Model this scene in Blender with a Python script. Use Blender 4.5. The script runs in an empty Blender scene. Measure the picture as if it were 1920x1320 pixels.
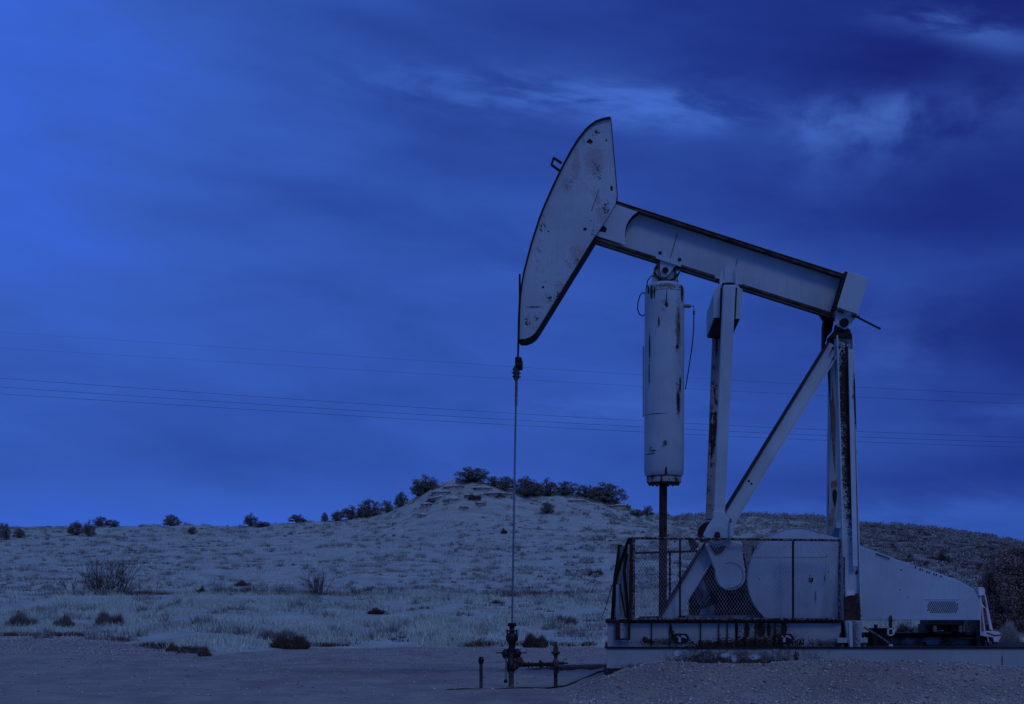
import bpy, math, random
import numpy as np
from mathutils import Vector, Matrix
random.seed(7); rng = np.random.default_rng(7)
S = bpy.context.scene
COL = S.collection
# ------------------------------------------------------------------ camera, sky, sun, exposure
EYE = 1.6; DIST = 26.0; F = 2600.0
cd = bpy.data.cameras.new('camera'); cam = bpy.data.objects.new('camera', cd); COL.objects.link(cam)
cam.location = (0, -DIST, EYE); cam.rotation_euler = (math.radians(90), 0, 0)
cd.sensor_width = 36; cd.lens = 36*F/1920; cd.shift_y = (1128-660)/1920
cd.clip_start = 0.1; cd.clip_end = 6000
S.camera = cam
S.view_settings.view_transform = 'Standard'; S.view_settings.look = 'None'
S.view_settings.exposure = -1.5; S.view_settings.gamma = 1
GAIN = 2 ** 1.5
sun_el, sun_az = math.radians(48), math.radians(22)      # az: to the right of straight behind the camera
sd = bpy.data.lights.new('sun', 'SUN'); so = bpy.data.objects.new('sun', sd); COL.objects.link(so)
sd.energy = 0.55; sd.angle = math.radians(14); sd.color = (1.0, 0.95, 0.80)
dirv = Vector((math.sin(sun_az)*math.cos(sun_el), -math.cos(sun_az)*math.cos(sun_el), math.sin(sun_el)))
so.rotation_euler = dirv.to_track_quat('Z', 'Y').to_euler()

class NG:
    def __init__(s, nt): s.nt = nt
    def n(s, t, **k):
        x = s.nt.nodes.new(t)
        for a, b in k.items(): setattr(x, a, b)
        return x
    def l(s, a, b): s.nt.links.new(a, b)
    def put(s, sock, v):
        if hasattr(v, 'is_linked') or hasattr(v, 'links'): s.l(v, sock)
        else: sock.default_value = v
    def m(s, op, a, b=0.0, c=0.0, clamp=False):
        x = s.n('ShaderNodeMath', operation=op, use_clamp=clamp)
        s.put(x.inputs[0], a); s.put(x.inputs[1], b); s.put(x.inputs[2], c)
        return x.outputs[0]
    def mix(s, f, a, b):
        x = s.n('ShaderNodeMix', data_type='RGBA')
        s.put(x.inputs[0], f)
        s.put(x.inputs[6], a if not isinstance(a, tuple) else (*a, 1)); s.put(x.inputs[7], b if not isinstance(b, tuple) else (*b, 1))
        return x.outputs[2]
    def ss(s, v, lo, hi, a=0.0, b=1.0):
        x = s.n('ShaderNodeMapRange', interpolation_type='SMOOTHSTEP')
        s.put(x.inputs[0], v); x.inputs[1].default_value = lo; x.inputs[2].default_value = hi
        x.inputs[3].default_value = a; x.inputs[4].default_value = b
        return x.outputs[0]
    def noise(s, vec, scale, detail=4, rough=.55, dist=0.0):
        x = s.n('ShaderNodeTexNoise'); s.l(vec, x.inputs['Vector'])
        x.inputs['Scale'].default_value = scale; x.inputs['Detail'].default_value = detail
        x.inputs['Roughness'].default_value = rough; x.inputs['Distortion'].default_value = dist
        return x.outputs['Fac']
    def vscale(s, vec, sc, off=(0, 0, 0)):
        x = s.n('ShaderNodeMapping'); s.l(vec, x.inputs[0])
        x.inputs['Scale'].default_value = sc; x.inputs['Location'].default_value = off
        return x.outputs[0]
    def comb(s, x_, y_, z_=0.0):
        x = s.n('ShaderNodeCombineXYZ'); s.put(x.inputs[0], x_); s.put(x.inputs[1], y_); s.put(x.inputs[2], z_)
        return x.outputs[0]

W = bpy.data.worlds.new('World'); S.world = W; W.use_nodes = True
def build_world():
    nt = W.node_tree; nt.nodes.clear(); g = NG(nt)
    tc = g.n('ShaderNodeTexCoord'); sp = g.n('ShaderNodeSeparateXYZ'); g.l(tc.outputs['Generated'], sp.inputs[0])
    x, y, z = sp.outputs
    az = g.m('ARCTAN2', x, y); el = g.m('ARCSINE', z)
    def G(px, py, wx, wy, slope=0.0):
        a = math.atan((px-960)/F); e = math.atan((1128-py)/F*math.cos(a))
        dx = g.m('DIVIDE', g.m('SUBTRACT', az, a), wx/F)
        ev = g.m('SUBTRACT', el, e)
        if slope: ev = g.m('ADD', ev, g.m('MULTIPLY', g.m('SUBTRACT', az, a), slope))
        dy = g.m('DIVIDE', ev, wy/F)
        r = g.m('ADD', g.m('MULTIPLY', dx, dx), g.m('MULTIPLY', dy, dy))
        return g.m('EXPONENT', g.m('MULTIPLY', r, -0.5))
    cv = g.comb(g.m('MULTIPLY', az, 4.0), g.m('ADD', g.m('MULTIPLY', el, 13.0), g.m('MULTIPLY', az, 1.2)))
    n1 = g.noise(cv, 1.3, 5, .5, .3)
    cv2 = g.comb(g.m('MULTIPLY', az, 9.0), g.m('ADD', g.m('MULTIPLY', el, 34.0), g.m('MULTIPLY', az, 5)), 3.7)
    n2 = g.noise(cv2, 1.5, 8, .6, .25)
    b = g.m('ADD', .605, g.m('MULTIPLY', g.m('SUBTRACT', n1, .5), .55))
    b = g.m('ADD', b, g.m('MULTIPLY', g.m('SUBTRACT', n2, .5), .12))
    terms = [(-60, 80, 300, 330, .34, 0), (1980, 40, 330, 200, -.26, 0), (1500, 60, 260, 110, -.14, 0), (1950, 450, 400, 420, -.27, 0),
             (1250, 320, 300, 60, -.08, 0), (1850, 400, 240, 50, -.08, 0), (1830, 660, 230, 90, -.22, 0), (1690, 590, 160, 50, -.08, 0),
             (1880, 890, 220, 30, -.16, 0), (720, 430, 160, 45, -.08, 0), (1000, 10, 420, 110, -.20, 0),
             (600, 1000, 900, 45, .22, 0), (1450, 800, 250, 100, .06, 0), (1560, 530, 300, 45, .14, 0), (1650, 720, 250, 60, .05, 0)]
    for px, py, wx, wy, a, sl in terms:
        b = g.m('ADD', b, g.m('MULTIPLY', G(px, py, wx, wy, sl), a))
    cl = None
    for px, py, wx, wy, a, sl in [(1000, 180, 200, 26, .95, .06), (1250, 205, 90, 20, 1.5, .12), (1130, 180, 90, 12, .5, .1), 
                                  (1840, 62, 80, 18, 1.0, .3), (1740, 35, 70, 14, .5, .1), (1130, 770, 130, 22, .35, 0), (1660, 640, 60, 40, .25, 0), (1700, 960, 160, 22, .3, 0), (1880, 780, 90, 14, .3, 0)]:
        t = g.m('MULTIPLY', G(px, py, wx, wy, sl), a)
        cl = t if cl is None else g.m('ADD', cl, t)
    cl = g.m('MULTIPLY', cl, g.ss(n2, .30, .66))
    n3 = g.noise(g.comb(g.m('MULTIPLY', az, 30.0), g.m('MULTIPLY', el, 42.0), 1.3), 1.0, 6, .55, .2)
    pf = None
    for px, py, wx, wy, a, sl in [(1600, 228, 75, 26, 1.0, 0), (1600, 280, 90, 50, .45, 0), (1690, 205, 25, 18, .7, 0), (1520, 215, 30, 22, .5, 0), (1850, 210, 110, 40, .5, 0), (1690, 640, 90, 60, .3, 0)]:
        t = g.m('MULTIPLY', G(px, py, wx, wy, sl), a)
        pf = t if pf is None else g.m('ADD', pf, t)
    cl = g.m('ADD', cl, g.m('MULTIPLY', pf, g.ss(n3, .22, .72)))
    b = g.m('ADD', b, g.m('MULTIPLY', cl, .36), clamp=True)
    cr = g.n('ShaderNodeValToRGB'); g.l(b, cr.inputs[0]); e = cr.color_ramp.elements
    e[0].position = 0; e[0].color = (.0085, .018, .17, 1)
    e[1].position = 1; e[1].color = (.041, .131, .70, 1)
    for p, c in [(.25, (.0140, .036, .245)), (.5, (.0245, .071, .36)), (.72, (.0360, .107, .49))]:
        q = cr.color_ramp.elements.new(p); q.color = (*c, 1)
    col = g.mix(g.m('MULTIPLY', cl, .4, clamp=True), cr.outputs[0], (.065, .145, .50))
    col = g.mix(g.ss(az, -.5, -1.2, 0, .6), col, (.012, .03, .15))   # unseen sky far left dimmed, added to darken left-facing sides
    col = g.mix(g.ss(el, .42, .95), col, (.105, .20, .70))     # paler overcast overhead, out of frame, brightened as added soft fill
    bg = g.n('ShaderNodeBackground'); g.l(col, bg.inputs[0]); bg.inputs[1].default_value = GAIN
    out = g.n('ShaderNodeOutputWorld'); g.l(bg.outputs[0], out.inputs[0])
build_world()

# ------------------------------------------------------------------ helpers
def P(px, py, Y=0.0):
    s = (DIST+Y)/F
    return Vector(((px-960)*s, Y, EYE-(py-1128)*s))
ROOTS = {}
def empty(name, loc, label=None, cat=None, group=None):
    o = bpy.data.objects.new(name, None); COL.objects.link(o); o.location = loc; o.empty_display_size = .3
    ROOTS[o] = Vector(loc); tag(o, label, cat, group); return o
def tag(o, label=None, cat=None, group=None, kind=None):
    if label: o['label'] = label
    if cat: o['category'] = cat
    if group: o['group'] = group
    if kind: o['kind'] = kind
    return o
SHEAR = 0.0
class MB:
    def __init__(s): s.v = []; s.f = []; s.sm = []; s.cuts = []
    def cut(s): s.cuts.append((len(s.v), len(s.f))); return s
    def add(s, vs, fs, smooth=False):
        b = len(s.v); s.v += [Vector(v) for v in vs]
        for f in fs: s.f.append([i+b for i in f]); s.sm.append(smooth)
        return s
    def box(s, a, b):
        x0, y0, z0 = a; x1, y1, z1 = b
        k = SHEAR*(y1-y0)
        vs = [(x0,y0,z0),(x1,y0,z0),(x1+k,y1,z0),(x0+k,y1,z0),(x0,y0,z1),(x1,y0,z1),(x1+k,y1,z1),(x0+k,y1,z1)]
        return s.add(vs, [(0,1,5,4),(1,2,6,5),(2,3,7,6),(3,0,4,7),(4,5,6,7),(0,3,2,1)])
    def pbox(s, x0, y0, x1, y1, Y0, Y1):      # photograph rectangle at depth Y0, real thickness to Y1
        a = P(x0, y1, Y0); b = P(x1, y0, Y0); return s.box((a.x, Y0, a.z), (b.x, Y1, b.z))
    def prism(s, pts, y0, y1):                # pts: list of (X,Z)
        n = len(pts)
        ar = sum(pts[i][0]*pts[(i+1)%n][1]-pts[(i+1)%n][0]*pts[i][1] for i in range(n))
        if ar < 0: pts = pts[::-1]
        vs = [(p[0], y0, p[1]) for p in pts]+[(p[0]+SHEAR*(y1-y0), y1, p[1]) for p in pts]
        fs = [tuple(range(n)), tuple(range(2*n-1, n-1, -1))]+[(i, i+n, (i+1)%n+n, (i+1)%n) for i in range(n)]
        return s.add(vs, fs)
    def pprism(s, pp, y0, y1, Yref=None):
        Yr = y0 if Yref is None else Yref
        return s.prism([(P(a, b, Yr).x, P(a, b, Yr).z) for a, b in pp], y0, y1)
    def strip(s, pts, th, y0, y1):            # plate following a polyline in XZ, thickness th to its left side
        n = len(pts); off = []
        for i in range(n):
            a = Vector(pts[max(0, i-1)]); b = Vector(pts[min(n-1, i+1)]); d = (b-a).normalized()
            off.append((pts[i][0]-d[1]*th, pts[i][1]+d[0]*th))
        for i in range(n-1):
            q = [pts[i], pts[i+1], off[i+1], off[i]]
            vs = [(p[0], y0, p[1]) for p in q]+[(p[0]+SHEAR*(y1-y0), y1, p[1]) for p in q]
            fs = [(0,1,2,3),(7,6,5,4),(0,4,5,1),(2,6,7,3)]
            if i == 0: fs.append((0,3,7,4))
            if i == n-2: fs.append((1,5,6,2))
            s.add(vs, fs)
        return s
    def tube(s, pts, r, n=8, caps=True, smooth=True):
        pts = [Vector(p) for p in pts]; rs = r if isinstance(r, (list, tuple)) else [r]*len(pts)
        rings = []; up = Vector((0, 0, 1)); prev = None
        for i, p in enumerate(pts):
            d = (pts[min(i+1, len(pts)-1)]-pts[max(i-1, 0)]).normalized()
            if prev is None:
                a = d.cross(up)
                if a.length < .05: a = d.cross(Vector((1, 0, 0)))
            else: a = prev-d*prev.dot(d)
            a.normalize(); prev = a; b = d.cross(a)
            rings.append([p+(a*math.cos(2*math.pi*k/n)+b*math.sin(2*math.pi*k/n))*rs[i] for k in range(n)])
        vs = [v for R in rings for v in R]; fs = []
        for i in range(len(pts)-1):
            for k in range(n):
                k2 = (k+1) % n; fs.append((i*n+k, i*n+k2, (i+1)*n+k2, (i+1)*n+k))
        s.add(vs, fs, smooth)
        if caps:
            s.add(rings[0], [tuple(range(n-1, -1, -1))]); s.add(rings[-1], [tuple(range(n))])
        return s
    def obar(s, A, B, w, h, side=(0, 1, 0)):  # oriented bar A->B, width w along side, height h perpendicular
        A = Vector(A); B = Vector(B); d = (B-A).normalized(); sd_ = Vector(side); sd_ = (sd_-d*sd_.dot(d)).normalized(); u = d.cross(sd_)
        vs = []
        for p in (A, B):
            for a, b in ((-1, -1), (1, -1), (1, 1), (-1, 1)): vs.append(p+sd_*a*w/2+u*b*h/2)
        return s.add(vs, [(0,1,2,3),(7,6,5,4),(0,4,5,1),(1,5,6,2),(2,6,7,3),(3,7,4,0)])
    def ball(s, c, r, n=10, sz=1.0):
        c = Vector(c); pts = [c+Vector((0, 0, -r*sz))]
        zs = [-math.cos(math.pi*i/6) for i in range(7)]
        return s.tube([c+Vector((0, 0, z*r*sz)) for z in zs], [max(.001, r*math.sqrt(max(0, 1-z*z))) for z in zs], n)
    def build(s, name, mat, parent=None, label=None, bevel=0.0):
        if s.cuts:                            # every piece an object of its own
            cs = s.cuts+[(len(s.v), len(s.f))]; out = []; v0 = f0 = 0
            for v1, f1 in cs:
                if v1 == v0: continue
                q = MB(); q.v = s.v[v0:v1]; q.f = [[i-v0 for i in f] for f in s.f[f0:f1]]; q.sm = s.sm[f0:f1]; v0, f0 = v1, f1
                out.append(q.build(name, mat, parent, label, bevel))
            return out[0]
        rt = Vector((0, 0, 0)); q = parent
        while q is not None:
            if q in ROOTS: rt = ROOTS[q]; break
            q = q.parent
        me = bpy.data.meshes.new(name)
        me.from_pydata([tuple(v-rt) for v in s.v], [], s.f); me.validate()
        if len(me.polygons) == len(s.sm): me.polygons.foreach_set('use_smooth', s.sm)
        me.materials.append(mat); me.update()
        o = bpy.data.objects.new(name, me); COL.objects.link(o)
        if parent is not None: o.parent = parent
        if label: o['label'] = label
        if bevel:
            b = o.modifiers.new('b', 'BEVEL'); b.width = bevel; b.segments = 1; b.limit_method = 'ANGLE'; b.angle_limit = .6
        return o
def raw(name, V, Fc, mat, parent=None, smooth=False):      # numpy mesh, faces of equal size
    me = bpy.data.meshes.new(name); k = Fc.shape[1]
    me.vertices.add(len(V)); me.vertices.foreach_set('co', V.astype(np.float32).ravel())
    me.loops.add(Fc.size); me.loops.foreach_set('vertex_index', Fc.astype(np.int32).ravel())
    me.polygons.add(len(Fc)); me.polygons.foreach_set('loop_start', np.arange(0, Fc.size, k, dtype=np.int32))
    me.polygons.foreach_set('loop_total', np.full(len(Fc), k, np.int32))
    if smooth: me.polygons.foreach_set('use_smooth', np.ones(len(Fc), bool))
    me.update(calc_edges=True); me.validate(); me.materials.append(mat)
    o = bpy.data.objects.new(name, me); COL.objects.link(o)
    if parent is not None: o.parent = parent
    return o

# ------------------------------------------------------------------ materials
def newmat(name, rough=.7, metal=0.0, spec=.3):
    m = bpy.data.materials.new(name); m.use_nodes = True; nt = m.node_tree
    bs = nt.nodes['Principled BSDF']; bs.inputs['Roughness'].default_value = rough; bs.inputs['Metallic'].default_value = metal
    bs.inputs['Specular IOR Level'].default_value = spec
    return m, NG(nt), bs
RUST = (.058, .034, .027); RUSTD = (.022, .012, .010); PINK = (.37, .37, .37)
def paint(name, base=(.455, .60, .64), speck=.68, streak=.70, big=.75, spots=(), rust=RUSTD, rough=.6, edge=0):
    """flaking old paint; spots: (X, Z, rx, rz, kind) ellipses of wear in world metres, kind 0 dark rust, 1 primer"""
    m, g, bs = newmat(name, rough)
    geo = g.n('ShaderNodeNewGeometry'); pos = geo.outputs['Position']
    n0 = g.noise(pos, 1.1, 4, .6); n1 = g.noise(pos, 9, 5, .65); n2 = g.noise(pos, 46, 4, .7)
    st = g.noise(g.vscale(pos, (11, 11, .9)), 1.0, 5, .6); fine = g.noise(g.vscale(pos, (26, 26, 2.2)), 1.0, 3, .6)
    lo = tuple(c*.86 for c in base); hi = tuple(min(1, c*1.06) for c in base)
    col = g.mix(g.ss(n0, .3, .7), lo, hi)
    col = g.mix(g.ss(fine, .45, .75, 0, .22), col, tuple(c*.62 for c in (base[0], base[1]*.9, base[2]*.8)))
    col = g.mix(g.ss(g.m('ADD', g.m('MULTIPLY', n0, .6), g.m('MULTIPLY', n1, .4)), big-.08, big+.02), col, PINK)
    f = g.ss(g.m('ADD', g.m('MULTIPLY', st, .75), g.m('MULTIPLY', n1, .25)), streak, streak+.03)
    sval = g.m('ADD', g.m('MULTIPLY', n2, .5), g.m('MULTIPLY', n1, .5)); f2 = g.ss(sval, speck, speck+.02)
    f = g.m('MAXIMUM', f, f2)
    sx = g.n('ShaderNodeSeparateXYZ'); g.l(pos, sx.inputs[0])
    wob = g.m('MULTIPLY', g.m('SUBTRACT', n1, .5), 2.4); wob2 = g.m('MULTIPLY', g.m('SUBTRACT', n2, .5), 4.0)
    wob = g.m('ADD', wob, wob2)
    for X, Z, rx, rz, k in spots:
        dx = g.m('DIVIDE', g.m('SUBTRACT', sx.outputs[0], X), rx); dz = g.m('DIVIDE', g.m('SUBTRACT', sx.outputs[2], Z), rz)
        if k == 5:
            r5 = g.m('SQRT', g.m('ADD', g.m('MULTIPLY', dx, dx), g.m('MULTIPLY', dz, dz)))
            f = g.m('MAXIMUM', f, g.ss(g.m('ADD', sval, g.ss(r5, .2, 1.2, .085, -.1)), .60, .63)); continue
        r = g.m('ADD', g.m('SQRT', g.m('ADD', g.m('MULTIPLY', dx, dx), g.m('MULTIPLY', dz, dz))), wob if min(rx, rz) > .03 else g.m('MULTIPLY', wob, .4))
        mk = g.ss(r, .95, 1.08, 1, 0)
        if k == 1: col = g.mix(g.m('MULTIPLY', mk, .75), col, PINK)
        elif k == 2: col = g.mix(g.m('MULTIPLY', g.ss(r, .3, 1.5, 1, 0), .8), col, RUST)
        elif k == 3: col = g.mix(g.m('MULTIPLY', mk, g.ss(n2, .38, .50)), col, (.58, .70, .76))
        else: f = g.m('MAXIMUM', f, mk)
    rc = g.mix(g.ss(n2, .35, .65), rust, RUST)
    col = g.mix(f, col, rc); g.l(col, bs.inputs['Base Color'])
    g.l(g.m('ADD', rough, g.m('MULTIPLY', f, .3)), bs.inputs['Roughness'])
    bp = g.n('ShaderNodeBump'); bp.inputs['Strength'].default_value = .25; bp.inputs['Distance'].default_value = .01
    g.l(g.m('SUBTRACT', n1, g.m('MULTIPLY', f, .6)), bp.inputs['Height']); g.l(bp.outputs[0], bs.inputs['Normal'])
    return m
def simple(name, a, b, scale=14, rough=.8, metal=0.0, spec=.25, stretch=(1, 1, 1), lo=.35, hi=.65, bump=.3, island=0):
    m, g, bs = newmat(name, rough, metal, spec); geo = g.n('ShaderNodeNewGeometry'); pos = geo.outputs['Position']
    n = g.noise(g.vscale(pos, stretch), scale, 5, .65)
    col = g.mix(g.ss(n, lo, hi), a, b)
    if island:
        v = g.m('ADD', 1-island, g.m('MULTIPLY', geo.outputs['Random Per Island'], 2*island))
        hs = g.n('ShaderNodeHueSaturation'); g.l(v, hs.inputs['Value']); g.l(col, hs.inputs['Color']); col = hs.outputs[0]
    g.l(col, bs.inputs['Base Color'])
    if bump:
        bp = g.n('ShaderNodeBump'); bp.inputs['Strength'].default_value = bump; bp.inputs['Distance'].default_value = .02
        g.l(n, bp.inputs['Height']); g.l(bp.outputs[0], bs.inputs['Normal'])
    return m
def sp(px, py, w, h, k=0, Y=-.3):
    p = P(px, py, Y); return (p.x, p.z, w/100, h/100, k)
M = {}
M['head'] = paint('flaking cream paint', speck=.625, streak=.78, big=.66, spots=[sp(1138, 385, 16, 26, 5), sp(1112, 435, 18, 18, 5), sp(1040, 560, 34, 30, 5), sp(995, 600, 22, 30, 5), sp(1068, 340, 16, 26, 5), sp(1120, 250, 22, 18, 5), sp(1075, 490, 24, 22, 5), sp(1120, 320, 20, 40, 5), sp(1018, 420, 16, 36, 5), sp(1106, 264, 4.5, 4.5), sp(1080, 310, 8, 26, 1), sp(1130, 400, 11, 17, 1), sp(1085, 472, 13, 12, 1),
    sp(1115, 300, 16, 24, 1), sp(1097, 429, 3, 3), sp(1147, 352, 2.5, 5), sp(1122, 375, 5, 8, 1), sp(1013, 430, 1.3, 1.3), sp(1028, 433, 1.5, 1.5), sp(1108, 413, 1.2, 1.2), sp(1018, 538, 2.2, 2.2), sp(1095, 265, 3, 8, 1), sp(1060, 345, 7, 12, 1), sp(1137, 262, 2, 2), sp(1030, 558, 4, 1.6), sp(1000, 575, 14, 2, 2), sp(1050, 535, 9, 9, 1)])
M['beam'] = paint('cream beam paint', speck=.69, streak=.86, big=.84)
M['flange'] = simple('rust stained flange', (.035, .024, .020), (.13, .10, .085), 5, .85)
M['tank'] = paint('cream tank paint', speck=.655, streak=.76, big=.78, spots=[sp(1225, 545, 14, 22, 5), sp(1272, 600, 9, 60, 5), sp(1272, 740, 10, 70, 5), sp(1245, 575, 12, 20, 5), sp(1222, 845, 18, 16, 5), sp(1245, 893, 40, 8, 5), sp(1222, 545, 2, 15), sp(1217, 540, 1.5, 9), sp(1227, 548, 1.3, 12), sp(1249, 572, 3, 5), sp(1249, 558, 1, 13), sp(1235, 605, 1.4, 9),
    sp(1219, 650, 1.3, 26), sp(1218, 700, .9, 22), sp(1270, 650, 3, 4), sp(1248, 885, 2.2, 10), sp(1272, 755, 3.2, 22), sp(1276, 720, 2, 14), sp(1247, 832, 2.5, 3), sp(1224, 845, 6, 1), sp(1220, 851, 8, .9), sp(1228, 776, 22, .8), sp(1272, 620, 5, 40, 2), sp(1245, 893, 34, 3, 2), sp(1250, 536, 25, 5, 2), sp(1280, 545, 3, 18)])
M['leg'] = paint('cream post paint', speck=.615, streak=.66, big=.76, spots=[sp(1598, 860, 7, 90, 5), sp(1594, 740, 8, 80, 5), sp(1600, 860, 2.5, 60), sp(1596, 760, 3, 50), sp(1603, 1085, 1.8, 14), sp(1603, 1110, 4, 12, 2), sp(1603, 1145, 11, 16), sp(1600, 1113, 7, 4, 3)])
M['post_web'] = paint('rust eaten web', speck=.63, streak=.70, big=.8, spots=[sp(1582, 745, 15, 110), sp(1585, 850, 15, 130), sp(1588, 950, 12, 55), sp(1592, 1010, 12, 50, 5), sp(1590, 700, 14, 60, 5), sp(1592, 900, 16, 90, 5), sp(1590, 1075, 5, 5), sp(1603, 1090, 2, 16), sp(1586, 660, 3, 14)], rust=(.042, .028, .023))
M['pitman'] = paint('cream pitman paint', speck=.665, streak=.80, big=.8)
M['pitman_rust'] = paint('rust streaked pitman', base=(.34, .38, .38), speck=.54, streak=.53, big=.66, rust=(.036, .020, .016))
M['guard'] = paint('cream guard sheet', base=(.465, .61, .66), speck=.70, streak=.86, big=.9, spots=[sp(1506, 1089, 3.5, 4.5), sp(1505, 1081, 1.5, 1), sp(1539, 1074, 1.2, 2), sp(1413, 1087, 1, 1), sp(1515, 1120, 2, 14, 2), sp(1532, 1085, 1.5, 8, 2), sp(1670, 1107, 1.5, 1), sp(1684, 1120, 1.3, .8), sp(1698, 1061, 1.5, 2), sp(1672, 1070, 1.5, 1)])
M['skid'] = paint('grimy skid paint', base=(.38, .44, .44), speck=.625, streak=.68, big=.70, rust=RUSTD,
    spots=[sp(1380, 1209, 105, 11, 2), sp(1400, 1207, 80, 11, 2), sp(1400, 1180, 70, 22, 5), sp(1240, 1200, 60, 14, 5), sp(1540, 1204, 50, 10, 5), sp(1200, 1197, 5, 6), sp(1206, 1200, 10, 4), sp(1250, 1190, 4, 10), sp(1247, 1180, 3, 10), sp(1240, 1203, 60, 7, 2), sp(1410, 1206, 85, 15), sp(1410, 1180, 8, 22), sp(1385, 1182, 4, 18), sp(1424, 1180, 4, 18), sp(1452, 1180, 6, 20), sp(1440, 1190, 20, 25, 2), sp(1366, 1180, 3, 16), sp(1330, 1208, 60, 10), sp(1530, 1206, 45, 9, 2), sp(1575, 1190, 8, 30, 2)])
M['base'] = paint('pale painted foundation', base=(.38, .46, .44), speck=.66, streak=.76, big=.68, rust=RUST,
    spots=[sp(1390, 1232, 110, 16, 2), sp(1300, 1232, 50, 18, 2), sp(1330, 1238, 80, 9, 2), sp(1400, 1240, 90, 9, 2), sp(1345, 1224, 9, 4, 3), sp(1360, 1230, 5, 6, 3), sp(1396, 1227, 10, 5, 3), sp(1257, 1220, 6, 5, 3), sp(1200, 1246, 40, 6, 2), sp(1470, 1230, 5, 12), sp(1420, 1240, 30, 8, 2), sp(1841, 1234, 1, 12)])
M['gear'] = simple('oily gearbox rust', (.010, .007, .006), (.060, .036, .028), 4, .8, stretch=(1, 1, .5))
M['rust'] = simple('brown rust', (.038, .022, .018), (.085, .052, .042), 12, .9)
M['rim'] = simple('rust edge', (.018, .012, .010), (.055, .032, .026), 20, .9)
M['rustlt'] = simple('pale rust wash', (.14, .10, .09), (.50, .55, .56), 3.2, .85, stretch=(1, 1, .5))
M['black'] = simple('greasy black metal', (.006, .005, .005), (.022, .016, .013), 15, .55, spec=.4)
M['pipe'] = simple('weathered pipe', (.05, .032, .025), (.12, .085, .07), 16, .75, stretch=(1, 1, .4))
M['steel'] = simple('bright rod steel', (.30, .29, .28), (.42, .40, .39), 30, .35, 1.0, stretch=(1, 1, .05), bump=0)
M['casing'] = simple('grey casing steel', (.11, .10, .09), (.22, .20, .18), 14, .7)
M['wire'] = simple('dull mesh wire', (.16, .17, .17), (.42, .45, .45), 3, .7, bump=0)
M['railm'] = simple('peeling rail', (.03, .018, .014), (.30, .27, .24), 30, .85, lo=.45, hi=.62)
M['dark_rail'] = simple('rusted rail', (.02, .012, .010), (.06, .034, .027), 25, .9)
M['white'] = simple('white paint', (.72, .72, .70), (.82, .82, .8), 12, .5, bump=.05)
M['green'] = simple('green tape', (.04, .09, .05), (.06, .12, .07), 12, .8)
M['red'] = simple('faded red paint', (.18, .05, .04), (.25, .08, .06), 12, .7)
M['cable'] = simple('black rubber cable', (.01, .01, .01), (.02, .018, .018), 12, .6)
M['line'] = simple('power line aluminium', (.09, .10, .12), (.12, .13, .15), 1, .8, bump=0)
M['bark'] = simple('grey bark', (.04, .033, .028), (.09, .075, .062), 9, .95, stretch=(1, 1, .3))
M['juniper'] = simple('juniper foliage', (.13, .115, .095), (.31, .27, .22), 2.2, .9, bump=0, island=.55)
M['brush'] = simple('dark dry brush', (.085, .055, .043), (.20, .14, .11), 1.5, .95, bump=0, island=.5)
M['twig'] = simple('bare twigs', (.075, .055, .045), (.19, .15, .125), 3, .95, bump=0, island=.4)
M['thicket'] = simple('brown thicket twigs', (.19, .135, .11), (.38, .29, .24), .8, .95, bump=0, island=.5)
M['greybrush'] = simple('grey brown brush', (.15, .12, .10), (.29, .25, .205), 2, .95, bump=0, island=.45)
M['sage'] = simple('pale sagebrush', (.26, .26, .22), (.42, .44, .38), .8, .95, bump=0, island=.35)
M['grass'] = simple('bleached grass', (.50, .57, .43), (.66, .74, .56), .35, .95, bump=0, island=.25)
M['stone'] = simple('sandstone ledge', (.40, .385, .32), (.54, .53, .45), 1.4, .9, stretch=(1, 1, 4), bump=.5)
M['gravel'] = simple('loose gravel', (.26, .235, .19), (.56, .53, .45), 60, .9, bump=0, island=.6)

# ------------------------------------------------------------------ ground
def vnoise(x, y, seed=0):
    xi = np.floor(x).astype(np.int64); yi = np.floor(y).astype(np.int64); fx = x-xi; fy = y-yi
    fx = fx*fx*(3-2*fx); fy = fy*fy*(3-2*fy)
    def h(a, b):
        n = (a*374761393+b*668265263+seed*1274126177) & 0xffffffff
        n = ((n ^ (n >> 13))*1274126177) & 0xffffffff
        return ((n ^ (n >> 16)) & 0xffff)/65535.0
    return (h(xi, yi)*(1-fx)+h(xi+1, yi)*fx)*(1-fy)+(h(xi, yi+1)*(1-fx)+h(xi+1, yi+1)*fx)*fy
def fbm(x, y, o=4, seed=0):
    r = 0; a = .5
    for i in range(o): r = r+a*vnoise(x*2**i, y*2**i, seed+i*17); a *= .5
    return r
def sst(v, a, b): t = np.clip((v-a)/(b-a), 0, 1); return t*t*(3-2*t)
RLO = np.array([(-800, 992), (0, 986), (130, 986), (320, 986), (460, 986), (560, 979), (640, 976), (720, 972), (850, 970), (1000, 968), (1230, 967), (1330, 967), (1400, 966), (1500, 967), (1560, 974), (1620, 981), (1700, 988), (1780, 997), (1850, 1007), (1920, 1020), (2100, 1050), (2600, 1080)], float)
KN = np.array([(600, 0), (640, 3), (690, 7), (725, 16), (760, 34), (800, 54), (835, 66), (885, 72), (930, 62), (990, 46), (1060, 38), (1120, 31), (1165, 24), (1195, 10), (1230, 0)], float)
EDGE = np.array([(-600, 55), (0, 53), (150, 52), (240, 49.5), (300, 45.5), (370, 42), (420, 42.2), (500, 45.5), (600, 47.6), (700, 48), (3000, 48)], float)
CRX = np.array([.8, 1.05, 1.37, 1.61, 2.0, 2.35, 2.6, 3.94, 4.5, 5.07, 6.0, 6.94, 7.9, 8.35, 9, 12, 16])
CRZ = np.array([0, .05, .19, .296, .41, .50, .54, .49, .50, .54, .565, .56, .52, .48, .43, .35, 0])
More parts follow.
